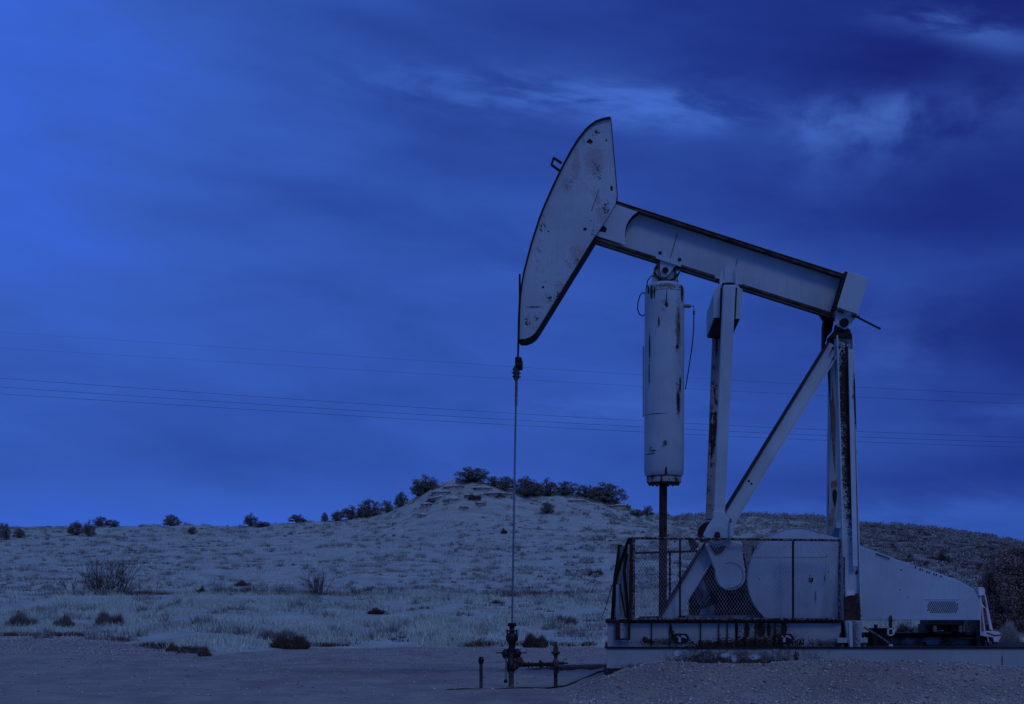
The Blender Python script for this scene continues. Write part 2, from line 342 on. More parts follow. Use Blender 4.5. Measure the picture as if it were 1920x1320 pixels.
def edge_d(x, d):
    px = 960+F*x/d
    return np.interp(px, EDGE[:, 0], EDGE[:, 1])
def H(x, Y):
    x = np.asarray(x, float); Y = np.asarray(Y, float); d = np.maximum(Y+DIST, 5)
    px = 960+F*x/d
    zr = EYE+(1128-np.interp(px, RLO[:, 0], RLO[:, 1]))/F*185
    kn = np.interp(px, KN[:, 0], KN[:, 1])/F*185
    t = np.clip((d-96)/89, 0, 1)
    de = d+(48-edge_d(x, d))*(1-sst(d, 54, 72))
    z = np.interp(de, [0, 48, 50, 57, 70, 79.5, 80.5, 82, 96], [0, 0, .12, .5, 1.25, 1.78, 1.90, 1.95, 2.65])
    z = np.where(d > 96, 2.65+(zr-2.65)*t**1.08, z)
    z = z+kn*sst(d, 138, 184)**1.2+(fbm(x*.22, Y*.22, 4, 31)-.45)*1.6*sst(kn, .6, 3)*sst(d, 155, 178)
    z = np.where(d > 185, z-(d-185)*.10*(d < 330)-14.5*(d >= 330), z)
    z = np.where(d > 260, np.minimum(z, 3), z)
    z = z+(fbm(x*.35, Y*.35, 3, 3)-.45)*.5*sst(d, 52, 60)+(fbm(x*.09, Y*.09, 3, 8)-.45)*1.1*sst(d, 84, 110)*(1-.5*sst(d, 170, 185))
    # spoil bank of dirt along the left edge of the pad
    z = z+.26*(1-sst(px, 120, 330))*sst(d, 43, 48)*(1-sst(d, 52, 60))
    # waviness, clods and ruts of the pad
    pad = 1-sst(de, 46.5, 48.5)
    z = z+(fbm(x*.45, Y*.22, 3, 5)-.45)*.07*pad+(fbm(x*2.6, Y*1.5, 3, 6)-.45)*.055*pad
    rut = np.exp(-((Y-5.6-.25*np.sin(x*.4))/.8)**2)*sst(x, -7.5, -5)
    z = z+rut*pad*((fbm(x*3.2, Y*2.2, 3, 12)-.45)*.10+.015)
    cr = np.interp(x, CRX, CRZ)
    b = cr*sst(Y, -4.1, -1.62)*(1-sst(Y, .6, 3.6))
    z = z+b+(fbm(x*4, Y*4, 3, 9)-.45)*.07*sst(b, 0, .2)
    return z
# grid: fine near the well, coarse far off
dY = np.concatenate([np.linspace(-50, -7, 20), np.linspace(-6.8, 1.5, 150), np.linspace(1.6, 24, 150), np.linspace(24.2, 60, 170), np.linspace(60.5, 165, 240), np.linspace(168, 330, 25), np.linspace(380, 5000, 20)])
uu = np.concatenate([-np.geomspace(5, .34, 26), np.linspace(-.33, .33, 560), np.geomspace(.34, 5, 26)])
XX = uu[None, :]*(np.maximum(dY+DIST, 0)+34)[:, None]; YY = np.repeat(dY[:, None], len(uu), 1)
ZZ = H(XX, YY)
V = np.stack([XX, YY, ZZ], -1).reshape(-1, 3); nr, nc = XX.shape
idx = np.arange(nr*nc).reshape(nr, nc)
Fq = np.stack([idx[:-1, :-1], idx[:-1, 1:], idx[1:, 1:], idx[1:, :-1]], -1).reshape(-1, 4)
def ground_mat():
    m, g, bs = newmat('desert ground', .95, spec=.1)
    geo = g.n('ShaderNodeNewGeometry'); pos = geo.outputs['Position']; s = g.n('ShaderNodeSeparateXYZ'); g.l(pos, s.inputs[0])
    Yv = s.outputs[1]
    n_big = g.noise(g.vscale(pos, (.12, .45, .3)), 1.0, 5, .6); n_mid = g.noise(g.vscale(pos, (.8, .8, .8)), 1.0, 5, .65)
    n_f = g.noise(pos, 9, 5, .7); n_ff = g.noise(pos, 45, 3, .7); n_p = g.noise(g.vscale(pos, (.5, .16, .3)), 1.0, 6, .68)
    dirt = g.mix(g.ss(n_mid, .35, .65), (.25, .23, .175), (.345, .325, .25))
    dirt = g.mix(g.ss(n_p, .50, .62, 0, .55), dirt, (.22, .17, .145))
    rt = g.m('EXPONENT', g.m('MULTIPLY', g.m('POWER', g.m('DIVIDE', g.m('ABSOLUTE', g.m('SUBTRACT', Yv, 5.7)), 1.3), 2.0), -1.0))
    rt = g.m('MULTIPLY', g.m('MULTIPLY', rt, g.ss(s.outputs[0], -7.5, -4.5)), g.ss(n_f, .36, .56))
    dirt = g.mix(g.m('MULTIPLY', rt, .8), dirt, (.16, .11, .095))
    dirt = g.mix(g.ss(n_f, .58, .68, 0, .5), dirt, (.12, .09, .08))
    dirt = g.mix(g.ss(n_ff, .55, .72, 0, .6), dirt, (.12, .10, .09))
    hill = g.mix(g.ss(n_mid, .3, .7), (.32, .37, .29), (.44, .50, .39))
    hill = g.mix(g.ss(n_big, .5, .66, 0, .6), hill, (.30, .28, .24))
    hill = g.mix(g.ss(n_f, .56, .66, 0, .6), hill, (.14, .12, .10))
    av = g.n('ShaderNodeAttribute', attribute_name='veg'); f = av.outputs['Fac']
    col = g.mix(f, dirt, hill)
    # darker brown slope on the right end of the ridge
    rr = g.m('MULTIPLY', g.ss(s.outputs[0], 26, 44), g.ss(Yv, 60, 85))
    col = g.mix(g.m('MULTIPLY', rr, .8), col, g.mix(g.ss(n_mid, .4, .6), (.10, .072, .062), (.21, .165, .14)))
    g.l(col, bs.inputs['Base Color'])
    bp = g.n('ShaderNodeBump'); bp.inputs['Strength'].default_value = .5; bp.inputs['Distance'].default_value = .05
    g.l(g.m('ADD', n_f, g.m('MULTIPLY', n_ff, .4)), bp.inputs['Height']); g.l(bp.outputs[0], bs.inputs['Normal'])
    return m
GM = ground_mat()
gr = raw('ground', V, Fq, GM, smooth=True)
dd_ = np.maximum(V[:, 1]+DIST, 5); veg = sst(dd_-edge_d(V[:, 0], dd_)+(fbm(V[:, 0]*.9, V[:, 1]*.9, 3, 61)-.45)*1.6, -.2, .5)
at = gr.data.attributes.new('veg', 'FLOAT', 'POINT'); at.data.foreach_set('value', veg.astype(np.float32)); tag(gr, kind='structure')

def ground_at(px, py):          # the real point of terrain seen at that place of the photograph
    for Y in np.concatenate([np.arange(-4, 30, .2), np.arange(30, 160, .5)]):
        d = Y+DIST; x = (px-960)/F*d; z = float(H(x, Y))
        if 1128-(z-EYE)/d*F <= py: return Vector((x, float(Y), z))
    Y = 158.0; d = Y+DIST; x = (px-960)/F*d
    return Vector((x, Y, float(H(x, Y))))

# ------------------------------------------------------------------ scattered ground cover
def tri_blades(X, Y, h, w, lean=.3, z0=-.03):
    n = len(X); Z = H(X, Y)+z0; a = rng.uniform(0, math.pi, n); lx = rng.normal(0, lean, n)*h; ly = rng.normal(0, lean, n)*h
    V = np.empty((n, 3, 3)); c, s = np.cos(a)*w/2, np.sin(a)*w/2
    V[:, 0] = np.stack([X-c, Y-s, Z], 1); V[:, 1] = np.stack([X+c, Y+s, Z], 1); V[:, 2] = np.stack([X+lx, Y+ly, Z+h], 1)
    return V.reshape(-1, 3), np.arange(n*3).reshape(-1, 3)
def scatter(n, d0, d1, pw=2.0, half=.44):
    d = (rng.uniform(d0**pw, d1**pw, n))**(1/pw); u = rng.uniform(-half, half, n)
    return u*d, d-DIST
parts_ = []
x, y = scatter(190000, 41.5, 84); k = fbm(x*.5, y*.5, 3, 21); keep = (k > .38) & (y+DIST > edge_d(x, y+DIST)+.3); x, y, k = x[keep], y[keep], k[keep]
h = rng.uniform(.08, .34, len(x))*(.5+1.8*(k-.35))*(1+.6*(fbm(x*.12, y*.12, 2, 33) > .5))
parts_.append(tri_blades(x, y, h, rng.uniform(.025, .05, len(x)), .4))
x, y = scatter(80000, 84, 184); k = fbm(x*.3, y*.3, 3, 22); keep = (k > .46) & ~((x/(y+DIST) > .25) & (rng.random(len(x)) < .7)); x, y = x[keep], y[keep]
parts_.append(tri_blades(x, y, rng.uniform(.08, .26, len(x)), rng.uniform(.06, .14, len(x)), .4))
off = 0; VV = []; FF = []
for v, f in parts_: VV.append(v); FF.append(f+off); off += len(v)
o = raw('dry_grass', np.concatenate(VV), np.concatenate(FF), M['grass']); tag(o, 'bleached dry grass covering the bank and the hillside', 'grass', kind='stuff')
def tufts(cx, cy, r, h, nb, w):
    n = len(cx); X = np.repeat(cx, nb)+rng.normal(0, 1, n*nb)*np.repeat(r, nb)*.5; Y = np.repeat(cy, nb)+rng.normal(0, 1, n*nb)*np.repeat(r, nb)*.35
    hh = np.repeat(h, nb)*rng.uniform(.4, 1.0, n*nb)
    return tri_blades(X, Y, hh, np.repeat(w, nb)*rng.uniform(.5, 1.2, n*nb), .35, -.05)
def cover(name, n, mat, seed, label, cat, thr, d0=50, hs=(.2, .5)):
    x, y = scatter(n, d0, 186, 1.7); k = fbm(x*.12, y*.12, 3, seed); keep = k > thr; x, y = x[keep], y[keep]; m_ = len(x)
    r = rng.uniform(.15, .6, m_)**1.5*1.6+.08; v, f = tufts(x, y, r, rng.uniform(*hs, m_), 40, np.full(m_, .06))
    o = raw(name, v, f, mat); tag(o, label, cat, kind='stuff')
cover('low_brush', 3900, M['brush'], 41, 'small dark brown brush tufts dotted over the hillside', 'brush', .44, hs=(.08, .30))
cover('sagebrush', 3800, M['sage'], 57, 'pale sagebrush clumps scattered over the hillside', 'sagebrush', .30, hs=(.2, .6))
m_ = 900; d_ = rng.uniform(95, 184, m_); x = rng.uniform(.24, .44, m_)*d_; y = d_-DIST
v, f = tufts(x, y, rng.uniform(.2, .9, m_), rng.uniform(.15, .55, m_), 55, np.full(m_, .08)); o = raw('slope_brush', v, f, M['brush']); tag(o, 'dense dark scrub covering the slope behind the belt guard', 'brush', kind='stuff')
# rounded pale sage clumps on the right slope and along its ridge
def clumps(X, Y, r, per, size):
    n = len(X)*per; R_ = np.repeat(r, per); d = rng.normal(0, 1, (n, 3)); d /= np.linalg.norm(d, axis=1)[:, None]; d[:, 2] = np.abs(d[:, 2]); q = (rng.uniform(.3, 1.05, n)**.5)*R_
    C = np.stack([np.repeat(X, per)+d[:, 0]*q, np.repeat(Y, per)+d[:, 1]*q, np.repeat(H(X, Y), per)+d[:, 2]*q*.8-.05], 1)
    a = rng.normal(0, 1, (n, 3)); a /= np.linalg.norm(a, axis=1)[:, None]; b = np.cross(a, rng.normal(0, 1, (n, 3))); b /= np.linalg.norm(b, axis=1)[:, None]
    s_ = size*rng.uniform(.5, 1.3, n)[:, None]
    return np.stack([C-a*s_, C+a*s_*.6+b*s_*.7, C+a*s_*.5-b*s_*.8], 1).reshape(-1, 3), np.arange(3*n).reshape(-1, 3)
m_ = 330; x = np.linspace(19, 76, m_)+rng.normal(0, .25, m_); y = 158.5-rng.uniform(-1, 6, m_)
x2, y2 = scatter(2600, 92, 182, 1.6); k2 = (x2/(y2+DIST) > .12-.1*rng.random(len(x2))); x2, y2 = x2[k2], y2[k2]
v, f = clumps(np.concatenate([x, x2]), np.concatenate([y, y2]), np.concatenate([rng.uniform(.4, .95, m_), rng.uniform(.25, .8, len(x2))]), 80, .10)
o = raw('slope_sagebrush', v, f, M['sage']); tag(o, 'pale rounded sagebrush clumps over the right slope and along its ridge', 'sagebrush', kind='stuff')
# darker tufts at the foot of the bank, along the edge of the pad
m_ = 420; px_ = rng.uniform(0, 1250, m_); dE = np.interp(px_, EDGE[:, 0], EDGE[:, 1])+.5+np.abs(rng.normal(0, .5, m_)); x = (px_-960)/F*dE; y = dE-DIST; keep = fbm(x*.45, y*0, 3, 77) > .42; x, y = x[keep], y[keep]; m_ = len(x)
v, f = tufts(x, y, rng.uniform(.1, .5, m_), rng.uniform(.08, .3, m_), 60, np.full(m_, .03)); o = raw('bank_edge_brush', v, f, M['brush']); tag(o, 'brown tufts along the foot of the grassy bank', 'brush', kind='stuff')
m_ = 330; dE = rng.normal(83.2, 1.2, m_); x = rng.uniform(-.37, .1, m_)*dE; y = dE-DIST; keep = fbm(x*.3, y*0+3, 3, 71) > .45; x, y = x[keep], y[keep]; m_ = len(x)
v, f = tufts(x, y, rng.uniform(.2, .8, m_), rng.uniform(.2, .6, m_), 70, np.full(m_, .03)); o = raw('terrace_brush', v, f, M['twig']); tag(o, 'thin brown brush growing in a row along the terrace', 'brush', kind='stuff')
# gravel stones
ico = np.array([(1,0,0),(-1,0,0),(0,1,0),(0,-1,0),(0,0,1),(0,0,-1)], float); icf = np.array([(0,2,4),(2,1,4),(1,3,4),(3,0,4),(2,0,5),(1,2,5),(3,1,5),(0,3,5)])
def stones(X, Y, r):
    n = len(X); Z = H(X, Y)
    vs = ico[None]*(r[:, None, None])*rng.uniform(.6, 1.2, (n, 6, 1))*np.stack([np.ones((n, 6)), np.ones((n, 6)), np.full((n, 6), .65)], -1)
    a = rng.uniform(0, 6.28, n); c, s = np.cos(a)[:, None], np.sin(a)[:, None]
    vx = vs[..., 0]*c-vs[..., 1]*s; vy = vs[..., 0]*s+vs[..., 1]*c
    V = np.stack([vx+X[:, None], vy+Y[:, None], vs[..., 2]+Z[:, None]+r[:, None]*.15], -1).reshape(-1, 3)
    return V, (icf[None]+np.arange(n)[:, None, None]*6).reshape(-1, 3)
x = rng.uniform(.9, 11, 30000); y = rng.uniform(-4.6, -1.4, 30000); r = rng.uniform(.005, .018, 30000)*(1+1.6*(rng.random(30000) > .95))
v, f = stones(x, y, r); o = raw('gravel', v, f, M['gravel']); tag(o, 'loose grey gravel banked up against the foundation', 'gravel', kind='stuff')
x = rng.uniform(-14, 12, 22000); y = rng.uniform(-4.8, 22, 22000); r = rng.uniform(.004, .013, 22000)*(1+.06*np.maximum(y, 0))
keep = (y < -.6) | (fbm(x*.5, y*.25, 3, 90) > .44); x, y, r = x[keep], y[keep], r[keep]
dl = rng.uniform(42.5, 53, 9000); xl = (rng.uniform(-60, 420, 9000)-960)/F*dl; k2 = dl < edge_d(xl, dl)+.5
x = np.concatenate([x, xl[k2], rng.uniform(-13, 9, 1800)]); r = np.concatenate([r, rng.uniform(.012, .04, k2.sum()), rng.uniform(.015, .045, 1800)]); y = np.concatenate([y, dl[k2]-DIST, rng.uniform(-3, 21, 1800)])
keep = ~((x > .8) & (y > -1.5) & (y < 1.8)); v, f = stones(x[keep], y[keep], r[keep]); o = raw('pebbles', v, f, M['gravel']); tag(o, 'small pebbles strewn over the dirt pad', 'pebbles', kind='stuff')

# ------------------------------------------------------------------ foundation
SHEAR = .07
fb = MB(); YB = -1.36
fb.pbox(1137, 1216, 2060, 1262, YB, 1.5)
f_ = empty('foundation_beam', P(1137, 1262, YB), 'long pale painted foundation beam carrying the pumpjack above the gravel', 'foundation')
fb.build('beam_body', M['base'], f_, bevel=.008)
MB().pbox(1134, 1213, 2062, 1216, YB-.025, 1.52).build('top_lip', M['rim'], f_)
MB().pbox(1450, 1217, 1456, 1244, YB-.02, YB-.002).build('joint_strip', M['base'], f_)
MB().pprism([(1132, 1253), (1185, 1253), (1185, 1272), (1133, 1272)], YB-.03, YB+.5).build('footing_pad', M['rust'], f_)

# ------------------------------------------------------------------ pumpjack
pj = empty('pumpjack', P(1400, 1214, 0), 'large rusty cream oil pumpjack with an air balance tank', 'pumpjack')
HN = -.27
arc = [(1145, 223), (1132, 225), (1118, 230), (1108, 237), (1100, 244), (1085, 263), (1072, 284), (1060, 306), (1049, 328), (1040, 347), (1030, 369), (1020, 392), (1012, 413), (1005, 435), (997, 460), (990, 487), (984, 510), (980, 532), (977, 556), (975.5, 580), (974.5, 608), (974, 636)]
low = [(974, 636), (984, 636), (994, 632), (1002, 626), (1009, 616), (1055, 541), (1114, 445)]
rest = [(1136, 412), (1155, 379), (1157, 364), (1145, 223)]
hd = MB().pprism(arc[:-1]+low+rest[:-1], HN, .27).build('horse_head', M['head'], pj)
xz = lambda pp, Y=HN: [(P(a, b, Y).x, P(a, b, Y).z) for a, b in pp]
MB().strip(xz(arc)[::-1], .030, HN-.05, .32).build('face_plate', M['rim'], hd)
MB().strip(xz(low)[::-1], .018, HN-.02, .29).build('back_plate', M['rim'], hd)
MB().strip(xz(rest[1:])[::-1], .012, HN-.012, .28).build('rear_plate', M['rim'], hd)
bk = MB()
for a, b in (((1053, 306), (1038, 296)), ((1038, 296), (1034, 309)), ((1034, 309), (1049, 320))):
    bk.obar(P(*a, -.3), P(*b, -.3), .06, .035)
bk.build('cable_hook', M['rim'], hd)
MB().obar(P(1123, 355, HN-.01), P(1109, 395, HN-.01), .01, .008).build('scratch_seam', M['rim'], hd)
lg = MB(); lg.tube([P(1117, 231, -.1), P(1121, 227, -.1), P(1125, 228, -.1)], .02, 6); lg.build('lifting_eye', M['rim'], hd)
# bridle
for Y in (-.16, .16):
    pts = [P(974.5, 514, Y), P(974.6, 560, Y), P(972.6, 600, Y), P(972, 640, Y), P(971, 676, Y)]
    MB().tube(pts, .022, 6).build('bridle_cable', M['rim'], pj)
cb = MB().pbox(965.5, 669, 977, 686, -.26, .26); 
for yy in (671, 676, 681): cb.pbox(976.4, yy, 978.4, yy+3, -.2, -.1)
cb.build('carrier_bar', M['rim'], pj, bevel=.01)
cl = MB().tube([P(968.5, 686, 0), P(968, 692, 0), P(968, 708, 0), P(967.5, 714, 0)], [.045, .065, .062, .03], 10)
cl.build('rod_clamp', M['casing'], pj)
bl = MB()
for yy, dx in ((692, 3), (699, -2), (706, 2)):
    bl.tube([P(960+dx*.3, yy, -.05), P(977, yy+1, -.05)], .012, 6).cut()
bl.build('clamp_bolt', M['black'], pj)
MB().tube([P(968, 714, 0), P(960, 1170, 0)], .019, 10).build('polished_rod', M['steel'], pj)
MB().tube([P(968.3, 714, -.005), P(967.6, 760, -.005)], .027, 10).build('rod_sleeve', M['casing'], pj)
# walking beam
BN = -.20
T0, T1 = Vector(P(1146, 376.5, BN)), Vector(P(1592, 520, BN)); B0, B1 = Vector(P(1108, 446, BN)), Vector(P(1562, 590, BN))
def X2(v): return (v.x, v.z)
wb = MB().prism([X2(T0), X2(T1), X2(B1), X2(B0)], -.012, .012).build('walking_beam', M['beam'], pj)
MB().strip([X2(T1), X2(T0)], .032, BN, .20).build('top_flange', M['flange'], wb)
MB().strip([X2(T0+Vector((0, 0, .033))), X2(T1+Vector((0, 0, .033)))], .008, BN-.004, .204).build('top_flange_edge', M['beam'], wb)
MB().strip([X2(B0), X2(B1)], .034, BN, .20).build('bottom_flange', M['flange'], wb)
ck = [(1150, 381), (1196, 397), (1186, 404), (1178, 414), (1173, 427), (1172, 440), (1173, 459), (1112, 440), (1116, 433), (1136, 436), (1138, 428), (1134, 424), (1122, 420), (1140, 392)]
ckw = [(P(a, b, BN).x, P(a, b, BN).z) for a, b in ck]
MB().prism(ckw, BN+.004, BN+.03).build('cheek_plate', M['beam'], wb)
MB().pprism([(1120, 422), (1142, 428), (1140, 446), (1112, 438)], BN+.031, BN+.05).build('cheek_recess', M['rim'], wb)
MB().strip([X2(P(a, b, BN)) for a, b in [(1196, 398), (1186, 405), (1178, 415), (1173, 428), (1172, 440)]], .012, BN+.03, -.02).build('cheek_edge', M['rim'], wb)
MB().obar(P(1270, 438, -.02), P(1257, 483, -.02), .02, .012).build('web_seam', M['casing'], wb)
MB().obar(P(1383, 485, -.02), P(1378, 505, -.02), .02, .012).build('web_seam', M['casing'], wb)
bb = MB(); bb.pprism([(1590, 509), (1630, 521.5), (1608, 589), (1569.5, 576)], -.47, .42, -.47); bb.build('tail_weight', M['beam'], wb, bevel=.006)
MB().strip(xz([(1569.7, 575.5), (1590, 509.5)], -.47), .05, -.455, .41).build('tail_weight_shade', M['rim'], wb)  # dark plate added to put shade on the left face of the weight
# tail bearing and saddle
tb = MB().pprism([(1569, 579), (1606, 591), (1602, 597), (1592, 614), (1584, 618), (1570, 611), (1566, 600)], -.36, -.33)
tb.cut().pprism([(1569, 579), (1606, 591), (1602, 597), (1592, 614), (1584, 618), (1570, 611), (1566, 600)], .33, .36)
tbo = tb.build('tail_bearing_bracket', M['beam'], pj)
MB().pprism([(1569, 577), (1607, 589.5), (1605, 595), (1568, 583)], -.40, .40).build('bracket_flange', M['beam'], tbo)
bt = MB()
for a in ((1574, 582), (1579, 584), (1599, 591), (1603, 592), (1609, 593), (1562, 576), (1566, 579)): bt.tube([P(a[0], a[1]-1, -.44), P(a[0]+.7, a[1]+3.5, -.44)], .028, 6).cut()
bt.build('bracket_bolt', M['black'], tbo)
MB().obar(P(1604, 593, -.3), P(1651, 617, -.3), .04, .03).build('grease_rod', M['black'], tbo)
sb = MB().tube([P(1583, 605, -.42), P(1583, 605, .42)], .085, 14)
sb.pprism([(1574, 600), (1583, 594), (1589, 601), (1588, 614), (1594, 618), (1597, 630), (1564, 630), (1566, 620), (1572, 612)], -.30, .30)
sbo = sb.build('saddle_bearing', M['black'], pj)
sc = MB().pprism([(1562, 622), (1598, 626), (1597, 634), (1561, 632)], -.36, .36); sc.build('saddle_cap', M['rim'], sbo)
MB().pprism([(1541, 575), (1569, 582), (1569, 600), (1566, 616), (1558, 624), (1553, 640), (1549, 660), (1550, 620), (1550, 604), (1552, 593)], .16, .42, -.1).build('saddle_shroud', M['rim'], sbo)
# samson post legs
def hsec(A, B, w, h, mweb, mfl, root, name, label=None, t=.022, edge=None):
    A = Vector(A); B = Vector(B); d = (B-A).normalized(); sy = Vector((0, 1, 0)); sy = (sy-d*sy.dot(d)).normalized(); u = d.cross(sy)
    if u.x < 0: u = -u
    web = MB().obar(A, B, .018, w-2*t, side=sy).build(name, mweb, root, label)
    for sgn, nm in ((-1, 'flange'), (1, 'flange')):
        o_ = u*sgn*(w/2-t/2); MB().obar(A+o_, B+o_, h, t, side=sy).build(nm, mfl, web)
    return web
nl = hsec(P(1582, 633, -.28), P(1597, 1163, -1.16), .31, .24, M['post_web'], M['leg'], pj, 'samson_leg', 'front leg of the post, its web eaten brown with rust')
MB().obar(P(1594.5, 655, -.43), P(1603.5, 1062, -1.15), .03, .085).build('stiffener_channel', M['leg'], nl)
gl = MB().tube([P(1575, 641, -.50), P(1580, 638, -.50), P(1585, 642, -.50), P(1587, 652, -.5), P(1587, 690, -.55)], .012, 6); gl.tube([P(1586.5, 650, -.51), P(1587, 656, -.51)], .03, 6)
gl.build('grease_line', M['black'], nl)
MB().pbox(1587, 1106, 1602, 1116, -1.33, -1.27).build('bolt_cover', M['white'], nl)
MB().pprism([(1583, 1120), (1610, 1112), (1613, 1163), (1584, 1163)], -1.30, -1.24).build('foot_gusset', M['rust'], nl)
fl = hsec(P(1571, 633, .28), P(1564, 1163, 1.16), .30, .24, M['leg'], M['leg'], pj, 'samson_leg', 'far leg of the post, cleaner paint with a hole near its foot')
MB().pprism([(1553, 908), (1570, 897), (1570, 960), (1553, 1010)], .70, .74, .7).build('leg_gusset', M['rustlt'], fl)
MB().pprism([(1562, 919), (1567, 917), (1570, 925), (1568, 942), (1566, 950), (1562, 936), (1561, 925)], .685, .69, .685).build('gusset_hole', M['black'], fl)
MB().pprism([(1551, 688), (1558, 688), (1567, 780), (1566, 890), (1562, 860)], .35, .36, .35).build('leg_fold', M['casing'], fl)
cbn = MB().obar(P(1573, 985, -.95), P(1575, 985, .95), .10, .10, side=(0, 0, 1)).build('cross_member', M['leg'], pj)
# feet
ft = MB().pprism([(1584, 1164), (1619, 1164), (1613, 1214), (1591, 1214)], -1.34, -1.05)
fto = ft.build('leg_foot', M['skid'], pj, bevel=.01)
MB().pprism([(1591, 1166), (1598, 1166), (1599, 1213), (1594, 1213)], -1.36, -1.343).build('foot_rib', M['beam'], fto)
for x0, x1 in ((1570, 1589), (1614, 1627)):
    MB().pbox(x0, 1196, x1, 1205.5, -1.33, -1.15).build('hold_down_clamp', M['base'], fto, bevel=.005)
    MB().tube([P((x0+x1)/2, 1205, -1.26), P((x0+x1)/2, 1214, -1.26)], .035, 8).build('anchor_bolt', M['casing'], fto)
    MB().tube([P((x0+x1)/2-2, 1186, -1.26), P((x0+x1)/2-2, 1196, -1.26)], .022, 8).build('anchor_nut', M['black'], fto)
MB().pbox(1567, 1163, 1590, 1214, -1.1, -1.0).build('skid_end', M['rim'], fto)
# front (diagonal) legs
def diag(A, B, root, label):
    A = Vector(A); B = Vector(B); d = (B-A).normalized(); sy = Vector((0, 1, 0)); sy = (sy-d*sy.dot(d)).normalized(); u = d.cross(sy)
    if u.x > 0: u = -u
    web = MB().obar(A, B, .05, .235, side=sy).build('diagonal_leg', M['pitman'], root, label)
    MB().obar(A+u*.128, B+u*.128, .22, .022, side=sy).build('flange', M['rim'], web)
    MB().obar(A-u*.128, B-u*.128, .22, .022, side=sy).build('flange', M['pitman'], web)
    return web
dn = diag(P(1564, 649, -.28), P(1249, 1163, -1.12), pj, None)
bo = MB()
for a in ((1562, 652), (1563, 672), (1404, 902), (1409, 907)): bo.tube([P(a[0], a[1], -.47 if a[1] < 800 else -.74), P(a[0], a[1], -.3)], .022, 8).cut()
bo.build('leg_bolt', M['black'], dn)
diag(P(1560, 652, .28), P(1252, 1150, 1.12), pj, None)
# air tank
tk = MB(); cx = 1246; tilt = lambda y: cx-(y-535)*.0035
ys = [(531, .20), (532.5, .27), (536, .325), (541, .357), (547, .37), (560, .371), (700, .371), (860, .371), (882, .371), (889, .36), (893, .34)]
tk.tube([P(tilt(y), y, 0) for y, r in ys], [r for y, r in ys], 40); tko = tk.build('air_tank', M['tank'], pj)
MB().tube([P(1246, 549.5, 0), P(1246, 550.5, 0)], .3735, 40, caps=False).build('weld_seam', M['casing'], tko)
rg = MB().tube([P(1244.7, 893, 0), P(1244.7, 894.5, 0), P(1244.7, 905, 0)], [.30, .322, .322], 32); rg.build('bottom_ring', M['pitman_rust'], tko)
rb = MB().tube([P(1244.7, 905, 0), P(1244.7, 908, 0)], .30, 24)
for k in range(16):
    a = k*math.pi/8; c = P(1244.7, 905, 0)+Vector((math.cos(a)*.27, math.sin(a)*.27, 0)); rb.tube([c, c-Vector((0, 0, .05))], .025, 6)
rb.build('ring_bolts', M['black'], tko)
MB().tube([P(1247, 829, -.42), P(1247, 829, -.36)], .035, 10).build('plug', M['casing'], tko)
MB().obar(P(1206, 782, 0), P(1206, 650, 0), .05, .015).build('name_plate_bracket', M['casing'], tko)
MB().tube([P(1243.5, 908, 0), P(1242.5, 1163, 0)], .075, 20).build('piston_rod', M['rust'], pj)
# tank clevis
cv = MB().pprism([(1221, 535), (1226, 503), (1232, 494), (1240, 490), (1256, 490), (1264, 497), (1269, 510), (1274, 537)], -.10, .10); cvo = cv.build('tank_yoke', M['pitman_rust'], pj)
yr = MB(); 
for off in (-.115, .10): yr.strip([X2(P(a, b, 0)) for a, b in [(1272, 512), (1262, 524), (1248, 528), (1236, 524), (1226, 512)]], .03, off, off+.02).cut()
yr.cut().strip([X2(P(a, b, 0)) for a, b in [(1275, 540), (1262, 531), (1246, 528), (1232, 531), (1220, 540)]], .02, -.16, .16)
yr.build('yoke_rib', M['rim'], cvo)
cp = MB().pprism([(1238.5, 487), (1267, 496), (1256, 512), (1248, 519), (1240, 518), (1237.5, 505)], -.17, -.13)
cp.cut().pprism([(1238.5, 487), (1267, 496), (1256, 512), (1248, 519), (1240, 518), (1237.5, 505)], .13, .17)
cpo = cp.build('clevis_bracket', M['beam'], pj)
MB().pprism([(1230.5, 478), (1278, 494), (1277, 500), (1229.5, 484)], -.215, .215, -.215).build('clevis_plate', M['beam'], cpo)
MB().tube([P(1247.5, 506.5, -.22), P(1247.5, 506.5, .22)], .058, 16).build('clevis_pin', M['rust'], cpo)
cbt = MB()
for a, b in (((1233, 484), (1231.5, 492)), ((1271, 496), (1270, 504)), ((1276, 498), (1275, 505)), ((1238, 472), (1237.5, 477)), ((1273.5, 484), (1275, 490))): cbt.tube([P(*a, -.17), P(*b, -.17)], .032, 8).cut()
cbt.build('clevis_bolt', M['black'], cpo)
hp = MB().tube([P(1228, 517, -.1), P(1220, 518, -.12), P(1214, 527, -.12), P(1212, 540, -.1), P(1212.5, 546, -.1)], .011, 6); hp.build('grease_hose', M['cable'], tko)
hp = MB().tube([P(1209, 551, -.15), P(1205, 548.5, -.15), P(1200, 554, -.15), P(1196, 568, -.15), P(1195.5, 580, -.15), P(1199, 589, -.15), P(1204, 592.5, -.15), P(1209, 590, -.15)], .012, 6); hp.build('hose_loop', M['cable'], tko)
vl = MB().tube([P(1283, 574, -.1), P(1295, 574, -.1)], .032, 10); vl.tube([P(1294, 574, -.1), P(1301, 574, -.1), P(1301, 584, -.1)], .011, 6); vl.tube([P(1301, 583, -.1), P(1301, 590, -.1)], .022, 8)
vl.build('valve', M['casing'], tko)
MB().tube([P(1301, 588, -.1), P(1300.5, 620, -.1), P(1297, 655, -.1), P(1290, 700, -.1), P(1285, 730, -.1)], .011, 6).build('air_hose', M['cable'], tko)
